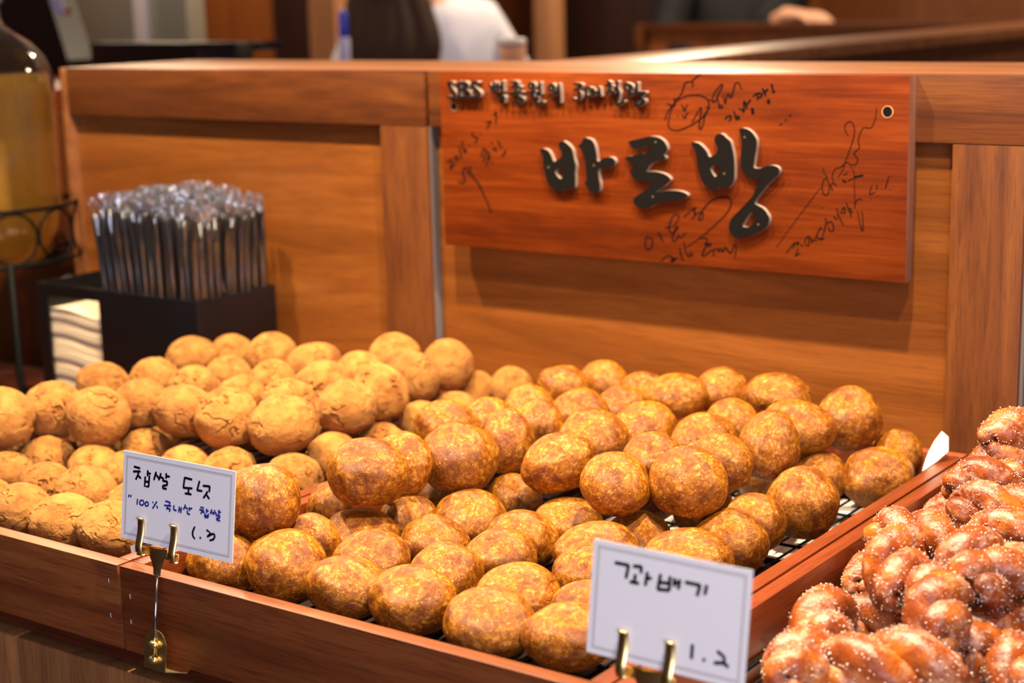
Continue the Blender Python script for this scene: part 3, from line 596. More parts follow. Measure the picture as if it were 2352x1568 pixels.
# ------------------------------------------------------------------ buns
BUNS="""L A1 -0.4180 0.1935 0.1203 0.0366 0.0366
L A2 -0.4090 0.2608 0.1177 0.0350 0.0339
L A3 -0.3310 0.2605 0.1197 0.0367 0.0345
L A4 -0.3309 0.3272 0.1192 0.0341 0.0308
L A5 -0.2613 0.3307 0.1187 0.0365 0.0322
L A6 -0.1922 0.3312 0.1193 0.0362 0.0357
L A7 -0.1155 0.3416 0.1190 0.0380 0.0343
L A8 -0.1113 0.4424 0.1190 0.0380 0.0304
L A9 -0.1195 0.5114 0.1190 0.0345 0.0356
L A10 -0.1377 0.5983 0.1190 0.0342 0.0319
L A11 -0.1382 0.6702 0.1205 0.0341 0.0335
L B1 -0.4519 0.3730 0.1190 0.0337 0.0286
L B2 -0.4096 0.4188 0.1190 0.0323 0.0300
L B3 -0.3366 0.4177 0.1190 0.0322 0.0288
L B4 -0.3416 0.4823 0.1190 0.0305 0.0285
L B5 -0.2715 0.4895 0.1190 0.0308 0.0291
L B6 -0.2490 0.4116 0.1182 0.0305 0.0284
L B7 -0.1836 0.4222 0.1188 0.0339 0.0281
L B8 -0.2113 0.5105 0.1190 0.0359 0.0303
L B9 -0.2129 0.5833 0.1190 0.0309 0.0286
L B10 -0.2358 0.6815 0.1190 0.0345 0.0315
L B11 -0.2990 0.5921 0.1190 0.0368 0.0291
L B12 -0.3852 0.6040 0.1190 0.0338 0.0319
L B13 -0.4428 0.5875 0.1172 0.0305 0.0284
L B14 -0.4601 0.5312 0.1199 0.0359 0.0316
L C1 -0.3637 0.1546 0.0680 0.0305 0.0292
L C2 -0.3825 0.2254 0.0678 0.0308 0.0283
L C3 -0.3086 0.2323 0.0670 0.0307 0.0283
L C4 -0.3051 0.3078 0.0674 0.0312 0.0295
L C5 -0.2136 0.2808 0.0675 0.0305 0.0283
L C6 -0.1559 0.2949 0.0680 0.0321 0.0305
L C7 -0.0772 0.3130 0.0680 0.0325 0.0304
L C8 -0.0975 0.4014 0.0680 0.0314 0.0325
L C9 -0.0802 0.4697 0.0680 0.0305 0.0285
L C10 -0.0957 0.5639 0.0680 0.0305 0.0326
L C11 -0.1052 0.6398 0.0680 0.0305 0.0285
L C12 -0.1199 0.7038 0.0773 0.0277 0.0306
L C13 -0.0633 0.7040 0.0900 0.0275 0.0307
L D1 -0.2512 0.2321 0.0678 0.0305 0.0283
L D2 -0.2966 0.1546 0.0672 0.0306 0.0283
L D3 -0.2359 0.1585 0.0685 0.0347 0.0306
L D4 -0.2463 0.0810 0.0684 0.0341 0.0296
L D5 -0.1792 0.0833 0.0675 0.0361 0.0292
L D6 -0.1162 0.0918 0.0685 0.0350 0.0282
L D7 -0.1579 0.1592 0.0671 0.0320 0.0282
L D8 -0.3035 0.0854 0.0645 0.0305 0.0283
L D9 -0.1532 0.2165 0.0668 0.0305 0.0283
L D10 -0.0772 0.2295 0.0672 0.0305 0.0283
M E0 0.0681 0.1210 0.1211 0.0359 0.0382
M E1 0.0537 0.0794 0.0695 0.0332 0.0311
M E2 0.1134 0.1016 0.0697 0.0384 0.0343
M E3 0.1946 0.0936 0.0680 0.0371 0.0276
M E4 0.2664 0.0978 0.0689 0.0381 0.0301
M E5 0.3551 0.0929 0.0680 0.0392 0.0279
M E6 0.4283 0.1020 0.0682 0.0364 0.0271
M F1 0.1699 0.1573 0.0680 0.0359 0.0294
M F2 0.2515 0.1623 0.0673 0.0353 0.0303
M F3 0.3379 0.1572 0.0680 0.0371 0.0273
M F4 0.4096 0.1607 0.0663 0.0335 0.0277
M G1 0.0894 0.1600 0.0714 0.0305 0.0283
M G2 0.1070 0.2139 0.0649 0.0382 0.0295
M G3 0.1893 0.2279 0.0673 0.0340 0.0278
M G4 0.2709 0.2243 0.0686 0.0362 0.0292
M G5 0.3628 0.2322 0.0680 0.0335 0.0278
M G6 0.4382 0.2612 0.0659 0.0319 0.0280
M H1 0.0436 0.2383 0.0745 0.0231 0.0283
M H2 0.1172 0.2752 0.0654 0.0305 0.0283
M H3 0.1691 0.3101 0.0680 0.0369 0.0276
M H4 0.2520 0.2849 0.0672 0.0346 0.0284
M H5 0.3338 0.2892 0.0683 0.0410 0.0269
M H6 0.4171 0.3183 0.0693 0.0416 0.0264
M I1 0.2636 0.3473 0.0662 0.0355 0.0276
M I2 0.3428 0.3516 0.0637 0.0329 0.0279
M I3 0.4253 0.3842 0.0669 0.0375 0.0314
M I4 0.4183 0.4467 0.0678 0.0305 0.0296
M I5 0.1673 0.3864 0.0661 0.0305 0.0283
M I6 0.0828 0.3624 0.0666 0.0305 0.0283
M U1 0.1114 0.2223 0.1298 0.0410 0.0335
M U2 0.1317 0.3445 0.1169 0.0405 0.0371
M U3 0.1034 0.2869 0.1202 0.0305 0.0329
M U4 0.0514 0.4242 0.1190 0.0373 0.0306
M U5 0.1397 0.4143 0.1178 0.0315 0.0360
M U6 0.1335 0.4831 0.1190 0.0305 0.0306
M U7 0.2374 0.3711 0.1200 0.0386 0.0310
M U8 0.3246 0.3394 0.1208 0.0335 0.0303
M U9 0.3825 0.3784 0.1203 0.0368 0.0359
M U10 0.3756 0.4578 0.1190 0.0305 0.0315
M U11 0.3886 0.5337 0.1192 0.0329 0.0378
M U12 0.2106 0.4758 0.1190 0.0372 0.0281
M U13 0.3060 0.4404 0.1173 0.0319 0.0282
M U14 0.3156 0.5276 0.1178 0.0359 0.0279
M U15 0.2339 0.5419 0.1182 0.0342 0.0280
M U16 0.1403 0.5559 0.1186 0.0325 0.0282
M U18 0.3028 0.6147 0.1141 0.0305 0.0284
M U19 0.3786 0.6266 0.1189 0.0386 0.0276
M U20 0.4103 0.6862 0.1190 0.0354 0.0359
M U21 0.3155 0.6997 0.1274 0.0406 0.0276
M U22 0.1974 0.6726 0.1199 0.0391 0.0277
M U23 0.2361 0.7122 0.1225 0.0305 0.0284
M U24 0.1452 0.6851 0.1122 0.0305 0.0284
M U25 0.1645 0.6045 0.1149 0.0305 0.0284
M U26 0.0589 0.6461 0.1185 0.0335 0.0282
M U27 0.0825 0.6979 0.1171 0.0308 0.0284
M U28 0.0685 0.5561 0.1142 0.0305 0.0284
M U29 0.0604 0.4843 0.1149 0.0305 0.0284
M V1 0.4373 0.5118 0.0730 0.0357 0.0381
M V2 0.4033 0.6249 0.0665 0.0305 0.0300
M V3 0.4598 0.6505 0.0690 0.0387 0.0336
M V4 0.4584 0.7042 0.0801 0.0273 0.0283
L X0 -0.4550 0.2640 0.0670 0.0315 0.0300
L X1 -0.4250 0.3320 0.0670 0.0315 0.0300
L X2 -0.3585 0.3320 0.0670 0.0315 0.0300
L X3 -0.4550 0.4000 0.0670 0.0315 0.0300
L X4 -0.3885 0.4000 0.0670 0.0315 0.0300
L X5 -0.4250 0.4680 0.0670 0.0315 0.0300
L X6 -0.3585 0.4680 0.0670 0.0315 0.0300
L X7 -0.2920 0.4680 0.0670 0.0315 0.0300
L X8 -0.2255 0.4680 0.0670 0.0315 0.0300
L X9 -0.1590 0.4680 0.0670 0.0315 0.0300
L X10 -0.3885 0.5360 0.0670 0.0315 0.0300
L X11 -0.3220 0.5360 0.0670 0.0315 0.0300
L X12 -0.2555 0.5360 0.0670 0.0315 0.0300
L X13 -0.1890 0.5360 0.0670 0.0315 0.0300
L X14 -0.2255 0.6040 0.0670 0.0315 0.0300
L X15 -0.4550 0.6720 0.0670 0.0315 0.0300
L X16 -0.3885 0.6720 0.0670 0.0315 0.0300
L X17 -0.3220 0.6720 0.0670 0.0315 0.0300
L X18 -0.1890 0.6720 0.0670 0.0315 0.0300
M X19 0.2805 0.4680 0.0670 0.0315 0.0300
M X20 0.3470 0.4680 0.0670 0.0315 0.0300
M X21 0.1175 0.5360 0.0670 0.0315 0.0300
M X22 0.1840 0.5360 0.0670 0.0315 0.0300
M X23 0.0810 0.6040 0.0670 0.0315 0.0300
M X24 0.2140 0.6040 0.0670 0.0315 0.0300
M X25 0.3470 0.6040 0.0670 0.0315 0.0300
M X26 0.0510 0.6720 0.0670 0.0315 0.0300
M X27 0.2505 0.6720 0.0670 0.0315 0.0300
M X28 0.3170 0.6720 0.0670 0.0315 0.0300
"""

def ico(sub):
    bm = bmesh.new(); bmesh.ops.create_icosphere(bm, subdivisions=sub, radius=1)
    bm.verts.index_update(); v = np.array([q.co[:] for q in bm.verts]); f = [[q.index for q in fc.verts] for fc in bm.faces]; bm.free(); return v, f
def fbm(p, s, off, o=3):
    r = 0; a = 1
    for k in range(o): r += a*noise.noise((p[0]*s+off, p[1]*s-off*.6, p[2]*s+off*.3)); s *= 2.1; a *= .5
    return r
ICO_A, ICO_B = ico(6), ico(7)
def sstep(a, b, x): t = min(1, max(0, (x-a)/(b-a))); return t*t*(3-2*t)
def bun_mesh(kind, seed):
    v, f = ICO_A if kind == 'glossy' else ICO_B
    rs = random.Random(seed); off = seed*7.31+1.7; out = []
    dimp = [(Vector((rs.uniform(-1, 1), rs.uniform(-1, 1), rs.uniform(-.4, 1))).normalized(), rs.uniform(.25, .5), rs.uniform(.02, .07)) for _ in range(3)]
    seam = Vector((rs.uniform(-1, 1), rs.uniform(-1, 1), rs.uniform(.2, 1))).normalized()
    for p in v:
        q = Vector(p)
        if kind == 'glossy':
            r = 1+.075*fbm(p, .95, off, 2)
            for d, w, h in dimp[:2]:
                a = (q-d).length/w; r -= h*.75*math.exp(-a*a)
            s = abs(fbm(p, 1.1, off+40, 2)); mk = sstep(.1, .4, fbm(p, .9, off+70, 1))
            r -= .022*mk*math.exp(-(s/.035)**2)
        else:
            r = 1+.05*fbm(p, 1.2, off, 2)+.014*fbm(p, 5, off+9, 3)
            s = fbm(p, 1.5, off+20, 3); mk = sstep(-.12, .2, fbm(p, 1.3, off+55, 2))
            g = math.exp(-(s/.045)**2); r -= .11*mk*g
            r += .02*mk*(1 if s > 0 else -1)*math.exp(-(s/.14)**2)
            s2 = fbm(p, 3.2, off+90, 2); mk2 = sstep(.1, .4, fbm(p, 1.8, off+120, 1)); r -= .038*mk2*math.exp(-(s2/.05)**2)
            for d, w, h in dimp[:1]:
                a = (q-d).length/w; r -= h*.6*math.exp(-a*a)
        z = p[2]*r
        if z < -.78: z = -.78+(z+.78)*.5       # flattened underside
        out.append((p[0]*r, p[1]*r, z))
    me = bpy.data.meshes.new('bun'); me.from_pydata(out, [], f); me.materials.append(M[kind]); me.shade_smooth(); return me
MESH = {k: [bun_mesh(k, s) for s in range(1, 7)] for k in ('glossy', 'tan')}
ORD = ['first', 'second', 'third', 'fourth', 'fifth', 'sixth', 'seventh', 'eighth', 'ninth', 'tenth', 'eleventh', 'twelfth', 'thirteenth']
ROWS = {'L': [('upper front row', 'A1 A2 A3 A4 A5 A6 A7 A8 A9 A10 A11'), ('second upper row', 'B1 B2 B3 B6 B7'), ('third upper row', 'B4 B5 B8 B9'), ('rearmost upper row', 'B14 B13 B12 B11 B10'),
              ('lower row right under the heap', 'C2 C4 C8 C9 C10 C11 C12 C13'), ('next lower row', 'C1 C3 D1 C5 C6 C7'), ('lower row behind the front one', 'D8 D2 D3 D7 D9 D10'), ('row along the front board', 'D4 D5 D6')],
        'M': [('row along the front board', 'E1 E2 E3 E4 E5 E6'), ('second lower row', 'F1 F2 F3 F4'), ('third lower row', 'G1 G2 G3 G4 G5 G6'), ('fourth lower row', 'H1 H2 H3 H4 H5 H6'), ('lower row under the heap', 'I6 I5 I1 I2 I3 I4'),
              ('upper front row', 'U1 U2 U7 U8 U9'), ('second upper row', 'U3 U5 U13 U10 U11'), ('third upper row', 'U4 U12 U14 U19 U20'), ('fourth upper row', 'U29 U6 U15 U18'), ('fifth upper row', 'U28 U16 U25'), ('rearmost upper row', 'U26 U27 U24 U22 U23 U21'), ('row along right rail', 'V1 V2 V3 V4')]}
LAB = {}
for tr, rows in ROWS.items():
    for rn, names in rows:
        for i, nme in enumerate(names.split()):
            LAB[tr, nme] = ('crackled tan bun, %s from left in %s of left tray' if tr == 'L' else 'glossy mottled brown bun, %s from left in %s of middle tray') % (ORD[i], rn)
LAB['M', 'E0'] = 'large glossy brown bun resting on others right beside the 1.3 card'
rb = random.Random(11)
for ln in BUNS.strip().split('\n'):
    tr, nme, x, y, z, a, b = ln.split(); x, y, z, a, b = map(float, (x, y, z, a, b))
    kind = 'tan' if tr == 'L' else 'glossy'
    o = bpy.data.objects.new('crackled_bun' if tr == 'L' else 'rice_bun', rb.choice(MESH[kind])); COL.objects.link(o)
    o.location = (x, y, z); o.rotation_mode = 'ZYX'
    up = z > .09
    o.rotation_euler = (rb.uniform(-.3, .3)*(1 if up else .4), rb.uniform(-.3, .3)*(1 if up else .4), rb.uniform(0, 6.28)); o.rotation_mode = 'XYZ'
    o.scale = (a*rb.uniform(1.0, 1.035), a*rb.uniform(1.0, 1.035), b*1.02)
    if nme[0] == 'X': tag(o, 'crackled tan bun buried under the heap in the left tray' if tr == 'L' else 'glossy brown bun buried under the heap in middle tray', 'bun', 'buried tan buns' if tr == 'L' else 'buried brown buns')
    else: tag(o, LAB[tr, nme], 'bun', 'tan buns in the left tray' if tr == 'L' else 'brown buns in the middle tray')

# ------------------------------------------------------------------ sugared twists
def twist_parts(seed):
    rs = random.Random(seed); L0 = .072; N = 64; mb = MB(); turns = rs.uniform(.95, 1.15); off = seed*5.3; surf = []
    for k in range(2):
        pts = []; rad = []
        for i in range(N+1):
            s = i/N; e = math.sin(math.pi*min(1, max(0, s)))
            th = 2*math.pi*turns*s+k*math.pi+rs.uniform(-.0, .0)
            rh = .0112*(e**.35 if e > 0 else 0)
            x = (s-.5)*L0*(1-.06*math.cos(th*.5)); 
            pts.append((x, rh*math.cos(th), rh*math.sin(th)*.92))
            rad.append(.0050+.0102*(max(e, 0)**.36)*(1+.14*noise.noise((s*5+off, k*9.1, 0))))
        o = len(mb.v); mb.tube(pts, rad, 22)
        for j in range(o, len(mb.v)):
            v = Vector(mb.v[j]); c = Vector(pts[(j-o)//22]); nr = (v-c).normalized()
            v += nr*(.0011*noise.noise((v.x*120+off, v.y*120, v.z*120))+.0005*noise.noise((v.x*400+off, v.y*400, v.z*400)))
            mb.v[j] = tuple(v); surf.append((v, nr))
    mesh = bpy.data.meshes.new('twist'); mesh.from_pydata(mb.v, [], mb.f); mesh.materials.append(M['dough']); mesh.shade_smooth()
    g = MB()
    for _ in range(1500):
        v, nr = rs.choice(surf); 
        if noise.noise((v.x*60+off, v.y*60, v.z*60)) < -.2: continue
        s = rs.uniform(.0003, .00075); R = Matrix.Rotation(rs.uniform(0, 6), 3, Vector((rs.random(), rs.random(), rs.random()+.01)))
        c = v+Vector((rs.uniform(-1, 1), rs.uniform(-1, 1), rs.uniform(-1, 1)))*.0008+nr*.0002
        cs = [c+R @ Vector((a*s, b*s, d*s)) for a, b, d in ((1, 0, 0), (-1, 0, 0), (0, 1, 0), (0, -1, 0), (0, 0, 1), (0, 0, -1))]
        g.add(cs, [(0, 2, 4), (2, 1, 4), (1, 3, 4), (3, 0, 4), (2, 0, 5), (1, 2, 5), (3, 1, 5), (0, 3, 5)])
    sug = bpy.data.meshes.new('sugar'); sug.from_pydata(g.v, [], g.f); sug.materials.append(M['sugar'])
    return mesh, sug
TW = [twist_parts(s) for s in range(1, 6)]
TWISTS = [  # photo x, y, height of centre, axis turn (0 = across the photo, 90 = away), tilt, size, where
 (2322,1000,.150,40,0,1.05,'topmost at the back by the partition'),(2300,1062,.128,20,8,.95,'second from the top at the back'),
 (2262,1110,.122,12,0,1.05,'pale sugared one near the back rail'),(2292,1172,.116,-6,-5,1.12,'long one below the pale back twist'),
 (2192,1188,.062,22,0,1.0,'golden one lying low beside the tray rail'),(2330,1228,.112,0,0,1.05,'right-edge one in the middle of the heap'),
 (2112,1240,.106,-28,-8,1.12,'dark frosted one nearest the rail in the heap'),(2058,1308,.110,82,22,1.1,'heavily frosted one pointing at the viewer'),
 (1998,1326,.061,62,0,.95,'small orange one low beside the rail'),(2230,1290,.118,62,8,1.1,'plump one in the heap centre'),(2300,1320,.110,40,0,1.05,'plump one right of the heap centre'),
 (2152,1398,.102,78,18,1.08,'two-lobed one leaning at the heap front'),(2035,1425,.062,5,0,1.05,'deep orange one in shade under the front lobes'),
 (1893,1428,.076,72,0,1.12,'frosted one beside the price card, rear'),(1840,1530,.066,60,0,1.12,'frosted one beside the price card, nearest the viewer'),
 (2046,1535,.070,-6,0,1.3,'bright yellow one at the bottom edge of the photo'),(2250,1478,.062,55,0,1.12,'round golden one on the open rack'),
 (2340,1535,.062,75,0,1.1,'golden one at the bottom right corner'),(2352,1438,.066,15,0,.95,'half-hidden one at the right edge')]
rt_ = random.Random(5)
ang0 = math.atan2(RT.y, RT.x)
def put_twist(i, p, th, tilt, sc, label, group):
    a, sg_ = TW[i % 5]
    o = bpy.data.objects.new('twisted_doughnut', a); COL.objects.link(o); o.location = p
    o.rotation_euler = (Matrix.Rotation(ang0+math.radians(th), 3, 'Z') @ Matrix.Rotation(-math.radians(tilt), 3, 'Y') @ Matrix.Rotation(rt_.uniform(0, 6.28), 3, 'X')).to_euler()
    o.scale = (sc,)*3; tag(o, label, 'doughnut', group)
    s = bpy.data.objects.new('sugar_grains', sg_); COL.objects.link(s); s.parent = o; s['kind'] = 'stuff'
for i, (px, py, z, th, tilt, sc, wh) in enumerate(TWISTS):
    put_twist(i, on_z(px, py, z), th, tilt, sc, 'sugared twisted doughnut, '+wh, 'twisted doughnuts in the right tray')
for i, (x, y, th) in enumerate(((.60, .52, 10), (.68, .46, 60), (.60, .60, 30), (.69, .60, -20), (.68, .38, 20), (.62, .44, 80), (.70, .30, 40), (.77, .40, 0), (.77, .52, 50), (.62, .69, 10), (.71, .68, 40))):
    put_twist(i+2, Vector((x, y, .0605)), th, 0, 1.0, 'sugared twisted doughnut buried under the heap in right tray', 'buried twisted doughnuts')

# ------------------------------------------------------------------ straw and napkin box
BX0, BX1, BY0, BY1, BZ = -.846, -.507, .588, .743, .185
bx = thing('straw_box', 'black acrylic box with a napkin slot and a straw compartment', 'box', ((BX0+BX1)/2, (BY0+BY1)/2, -.002))
tk = .004; XD = -.705
boxpart('base', M['black'], bx, BX0, BX1, BY0, BY1, -.002, .003, .0008)
boxpart('back_wall', M['black'], bx, BX0, BX1, BY1-tk, BY1, .0032, BZ, .0008)
boxpart('side_wall', M['black'], bx, BX1-tk, BX1, BY0, BY1-tk-.0002, .0032, BZ, .0008)
boxpart('side_wall', M['black'], bx, BX0, BX0+tk, BY0, BY1-tk-.0002, .0032, BZ, .0008)
boxpart('divider', M['black'], bx, XD-tk, XD, BY0+tk, BY1-tk-.0002, .0032, BZ, .0008)
boxpart('front_wall', M['black'], bx, XD-tk, BX1-tk-.0002, BY0, BY0+tk, .0032, BZ, .0008)
boxpart('slot_frame', M['black'], bx, BX0+tk+.0002, BX0+.024, BY0, BY0+tk, .0032, BZ, .0008)
boxpart('slot_lip', M['black'], bx, BX0+.0242, XD-tk-.0002, BY0, BY0+tk, .0032, .03, .0008)
boxpart('slot_header', M['black'], bx, BX0+.0242, XD-tk-.0002, BY0, BY0+tk, BZ-.018, BZ, .0008)
nz = .005
for i in range(11):
    th = .0122 if i not in (3, 7) else .0145
    nx = 16; P = []; Fs = []
    a0, a1, b0, b1 = BX0+.010, XD-.009, BY0+.007+.004*((i*37) % 5)/5, BY1-.008
    sag = .0045
    for s in (0, 1):
        for j in (0, 1):
            for k in range(nx+1):
                x = a0+(a1-a0)*k/nx; u = k/nx
                w = sag*math.sin(u*math.pi*1.4+.6)*(1-.3*j)
                P.append((x, (b0, b1)[j], nz+.003+w+s*th*(.90+.06*math.sin(u*5+i*2))))
    q = nx+1
    for k in range(nx):
        Fs += [(k, k+1, q+k+1, q+k), (2*q+k, 3*q+k, 3*q+k+1, 2*q+k+1), (k, 2*q+k, 2*q+k+1, k+1), (q+k, q+k+1, 3*q+k+1, 3*q+k)]
    Fs += [(0, q, 3*q, 2*q), (nx, 2*q+nx, 3*q+nx, q+nx)]
    o = MB().add(P, Fs).build('folded_napkin', M['napkin'], None, True, 40); nz += th*.965
    tag(o, 'folded beige paper napkin, %s from the bottom in the black slot' % ORD[i], 'napkin', 'napkins in the black box')
# wrapped straws
def straw_meshes(seed):
    rs = random.Random(seed); Ls = .215
    st = MB().tube([(0, 0, .004), (0, 0, Ls)], .0040, 10)
    me = bpy.data.meshes.new('straw_tube'); me.from_pydata(st.v, [], st.f); me.materials.append(M['straw']); me.shade_smooth()
    w = MB(); n = 10; rows = [0, .06, .12, .18, .205, .216, .224, .231, .238]; vs = []
    for j, z in enumerate(rows):
        fl = 0 if z < .2 else min(1, (z-.2)/.028)
        for k in range(n):
            t = 2*math.pi*k/n; rx = .0052*(1-fl)+.0074*fl; ry = .0050*(1-fl)+.0007*fl
            jt = .0006+.0016*fl
            vs.append((rx*math.cos(t)+rs.uniform(-jt, jt), ry*math.sin(t)+rs.uniform(-jt, jt), z+rs.uniform(-.0015, .0015)*fl))
    fs = [(j*n+k, j*n+(k+1) % n, (j+1)*n+(k+1) % n, (j+1)*n+k) for j in range(len(rows)-1) for k in range(n)]
    mw = bpy.data.meshes.new('wrapper'); mw.from_pydata(vs, [], fs); mw.materials.append(M['film'])
    return me, mw
SM = [straw_meshes(s) for s in range(4)]
rs = random.Random(3)
def put_straw(base, topdir, i, label, group=None):
    a, w = SM[i % 4]
    o = thing('wrapped_straw', label, 'straw', base, group, rot=(0, 0, 0))
    q = Vector((0, 0, 1)).rotation_difference(Vector(topdir).normalized()) @ Matrix.Rotation(rs.uniform(0, 6.28), 3, 'Z').to_quaternion()
    o.rotation_euler = q.to_euler()
    for nm, me in (('straw_tube', a), ('clear_wrapper', w)):
        c = bpy.data.objects.new(nm, me); COL.objects.link(c); c.parent = o
xs = np.linspace(XD+.012, BX1-tk-.009, 14); ys = np.linspace(BY0+.012, BY1-.016, 10); i = 0
for ci, x in enumerate(xs):
    for ri, y in enumerate(ys):
        u = (x-xs[0])/(xs[-1]-xs[0]); v = (y-ys[0])/(ys[-1]-ys[0])
        dx = -.075*(1-u)**2+.05*u; dy = -.03*(1-v)+.0*v
        hz = .080+.012*math.sin(u*3.1+.3)*(.5+.5*v)+rs.uniform(-.004, .004)
        put_straw((x+rs.uniform(-.0012, .0012), y+rs.uniform(-.0012, .0012), hz), (dx+rs.uniform(-.012, .012), dy+rs.uniform(-.012, .012), 1), i,
                  ('dark wrapped straw, %s from left in the front row of the black box' % ORD[ci] if ri == 0 and ci < 13 else 'dark wrapped straw, %s from the front along the right side of the box' % ORD[ri] if ci == 13 else 'dark straw in clear wrapper packed inside the bundle in the black box'), 'wrapped straws packed upright in the black box'); i += 1
p1, p2 = on_x(452, 512, BX1-.018), on_x(524, 690, BX1-.010)
d = (p1-p2).normalized(); put_straw(p1-d*.228, d, 1, 'wrapped straw leaning left out of the bundle at its front')

# ------------------------------------------------------------------ glass drink jar on an iron stand
JX, JY = -1.040, .655
jb = .186
jr = thing('drink_jar', 'large clear glass drink jar standing in the iron stand at left', 'jar', (JX, JY, jb))
prof = [(.0, .0), (.060, .0), (.085, .008), (.104, .030), (.116, .062), (.121, .10), (.122, .20), (.121, .265), (.118, .295), (.108, .322), (.090, .343), (.068, .358), (.052, .370), (.047, .382), (.047, .400), (.053, .408), (.053, .430), (.0485, .436)]
inner = [(r-.0045, z+(.004 if z < .01 else 0)) for r, z in prof[1:]][::-1]
mb = MB(); mb.lathe(prof[1:]+inner+[(.0001, .0045)], (JX, JY, jb), 64, caps=False); 
n = 64; mb.f.append(tuple(range(n))[::-1]); mb.m.append(0)
mb.build('glass_body', M['glass'], jr)
lq = [(.0001, .0062)]+[(r-.0052, max(z, .0062)) for r, z in prof[1:8]]+[(.1125, .296), (.0001, .296)]
MB().lathe(lq, (JX, JY, jb), 64).build('tea', M['tea'], jr)
MB().lathe([(.050, .4365), (.056, .437), (.056, .452), (.05, .456), (.001, .457)], (JX, JY, jb), 40).build('lid', M['steel'], jr)
# stand
js = thing('jar_stand', 'black iron ring stand with scroll circles under the glass jar', 'stand', (JX, JY, -.002))
def ring(z, R, r): return MB().tube([(JX+R*math.cos(t), JY+R*math.sin(t), z) for t in np.linspace(0, 2*math.pi, 65)[:-1]], r, 8, closed=True)
ring(.283, .140, .0032).build('upper_ring', M['iron'], js); ring(.200, .140, .0032).build('lower_ring', M['iron'], js)
for k in range(11):
    t = 2*math.pi*(k+.35)/11; pts = []
    for a in np.linspace(0, 2*math.pi, 25)[:-1]:
        tt = t+.0385*math.cos(a)/.140; pts.append((JX+.140*math.cos(tt), JY+.140*math.sin(tt), .2415+.0385*math.sin(a)))
    MB().tube(pts, .0024, 6, closed=True).build('scroll_circle', M['iron'], js)
for k in range(4):
    t = math.pi/4+k*math.pi/2+.35
    x, y = JX+.143*math.cos(t), JY+.143*math.sin(t)
    if y > YW-.01 and x > -.96: y = YW-.012
    MB().tube([(x, y, .206), (x, y, .02), (x+.012*math.cos(t), y+.0*math.sin(t), -.0012)], .0055, 8).build('leg', M['iron'], js)
for t in (math.pi/4+.35, 3*math.pi/4+.35):
    MB().tube([(JX-.14*math.cos(t), JY-.14*math.sin(t), .200), (JX, JY, .1815), (JX+.14*math.cos(t), JY+.14*math.sin(t), .200)], .003, 8).build('cross_bar', M['iron'], js)

# ------------------------------------------------------------------ back of the shop
bc = thing('service_counter', 'dark service counter behind the partition', 'counter', (-1.7, 1.75, ZF))
boxpart('worktop', M['darkwood'], bc, -3.4, -.42, 1.36, 1.99, .35, .38, .002)
boxpart('body', M['backwood'], bc, -3.35, -.45, 1.40, 1.97, ZF, .3498, 0)
def upright(name, mt, label, cat, px0, px1, y, z1=1.6, thick=.08, z0=ZF):
    pa, pb = on_y(px0, 90, y), on_y(px1, 90, y); t = thing(name, label, cat, ((pa.x+pb.x)/2, y, z0))
    boxpart('shaft', mt, t, pa.x, pb.x, y, y+thick, z0, z1, .003)
    boxpart('plinth', mt, t, pa.x-.006, pb.x+.006, y-.006, y+thick+.006, z0, z0+.12, .002); return t
upright('wood_post', M['postwood'], 'pale wooden post left of the person in white', 'post', 712, 772, 2.75)
upright('narrow_partition', M['darkwood'], 'dark brown wood panel beside the pale post', 'panel', 628, 711, 2.95, 1.6, .05)
upright('wood_post', M['postwood'], 'slim pale wooden post right of the person in white', 'post', 1226, 1264, 3.4)
upright('wide_partition', M['backwood'], 'warm brown wood panel behind the steel machine', 'panel', 430, 640, 3.3, 1.6, .04)
upright('dark_opening_box', M['darkwood'], 'dark wooden box standing in for the dark opening behind partition corner', 'cabinet', 1262, 1640, 5.0, 1.7, .3)  # dark-coloured box takes the place of a dark opening
# booth with a person in black behind it
yb = 3.72
a, b = on_y(1480, 100, yb), on_y(2600, 100, yb)
bt = thing('booth_partition', 'low brown wooden booth partition in front of the person in black', 'partition', ((a.x+b.x)/2, yb, ZF))
zt = on_y(1700, 53, yb).z
boxpart('panel', M['backwood'], bt, a.x+.01, b.x, yb+.01, yb+.05, ZF, zt-.022, 0)
boxpart('cap_rail', M['rail'], bt, a.x, b.x, yb-.01, yb+.07, zt-.022, zt, .002)
boxpart('corner_post', M['rail'], bt, a.x-.03, a.x-.0005, yb-.012, yb+.07, ZF, zt+.002, .002)
# machine and till
c = on_y(330, 60, 1.74)
cm = thing('steel_machine', 'stainless steel machine with a pale reflection strip behind the partition', 'machine', (c.x, c.y, .38))
pa, pb = on_y(150, 60, c.y), on_y(430, 60, c.y)
boxpart('housing', M['steel'], cm, pa.x, pb.x, c.y, c.y+.06, .382, .80, .006)
pl, ph = on_y(318, 60, c.y-.004), on_y(346, 60, c.y-.004)
boxpart('reflection_strip', M['lid_reflection'], cm, pl.x, ph.x, c.y-.02, c.y-.0005, .40, .78, .006)  # pale strip painted in for the bright reflection on the steel
c2 = on_y(415, 110, 1.40)
tl_ = thing('black_tray', 'flat black counter tray with glossy rim behind the partition', 'tray', (c2.x, c2.y, .38))
pa, pb = on_y(205, 95, c2.y), on_y(540, 95, c2.y); zt2 = on_y(420, 97, c2.y).z
boxpart('body', M['black'], tl_, pa.x, pb.x, c2.y, c2.y+.05, .382, zt2, .004)
pa2, pb2 = on_y(450, 95, c2.y), on_y(532, 95, c2.y)
boxpart('screen', M['screen'], tl_, pa2.x, pb2.x, c2.y-.003, c2.y-.0003, .40, zt2-.012, .001)
boxpart('rim', M['screen'], tl_, pa.x, pb.x, c2.y+.0505, c2.y+.14, zt2-.02, zt2-.002, .003)
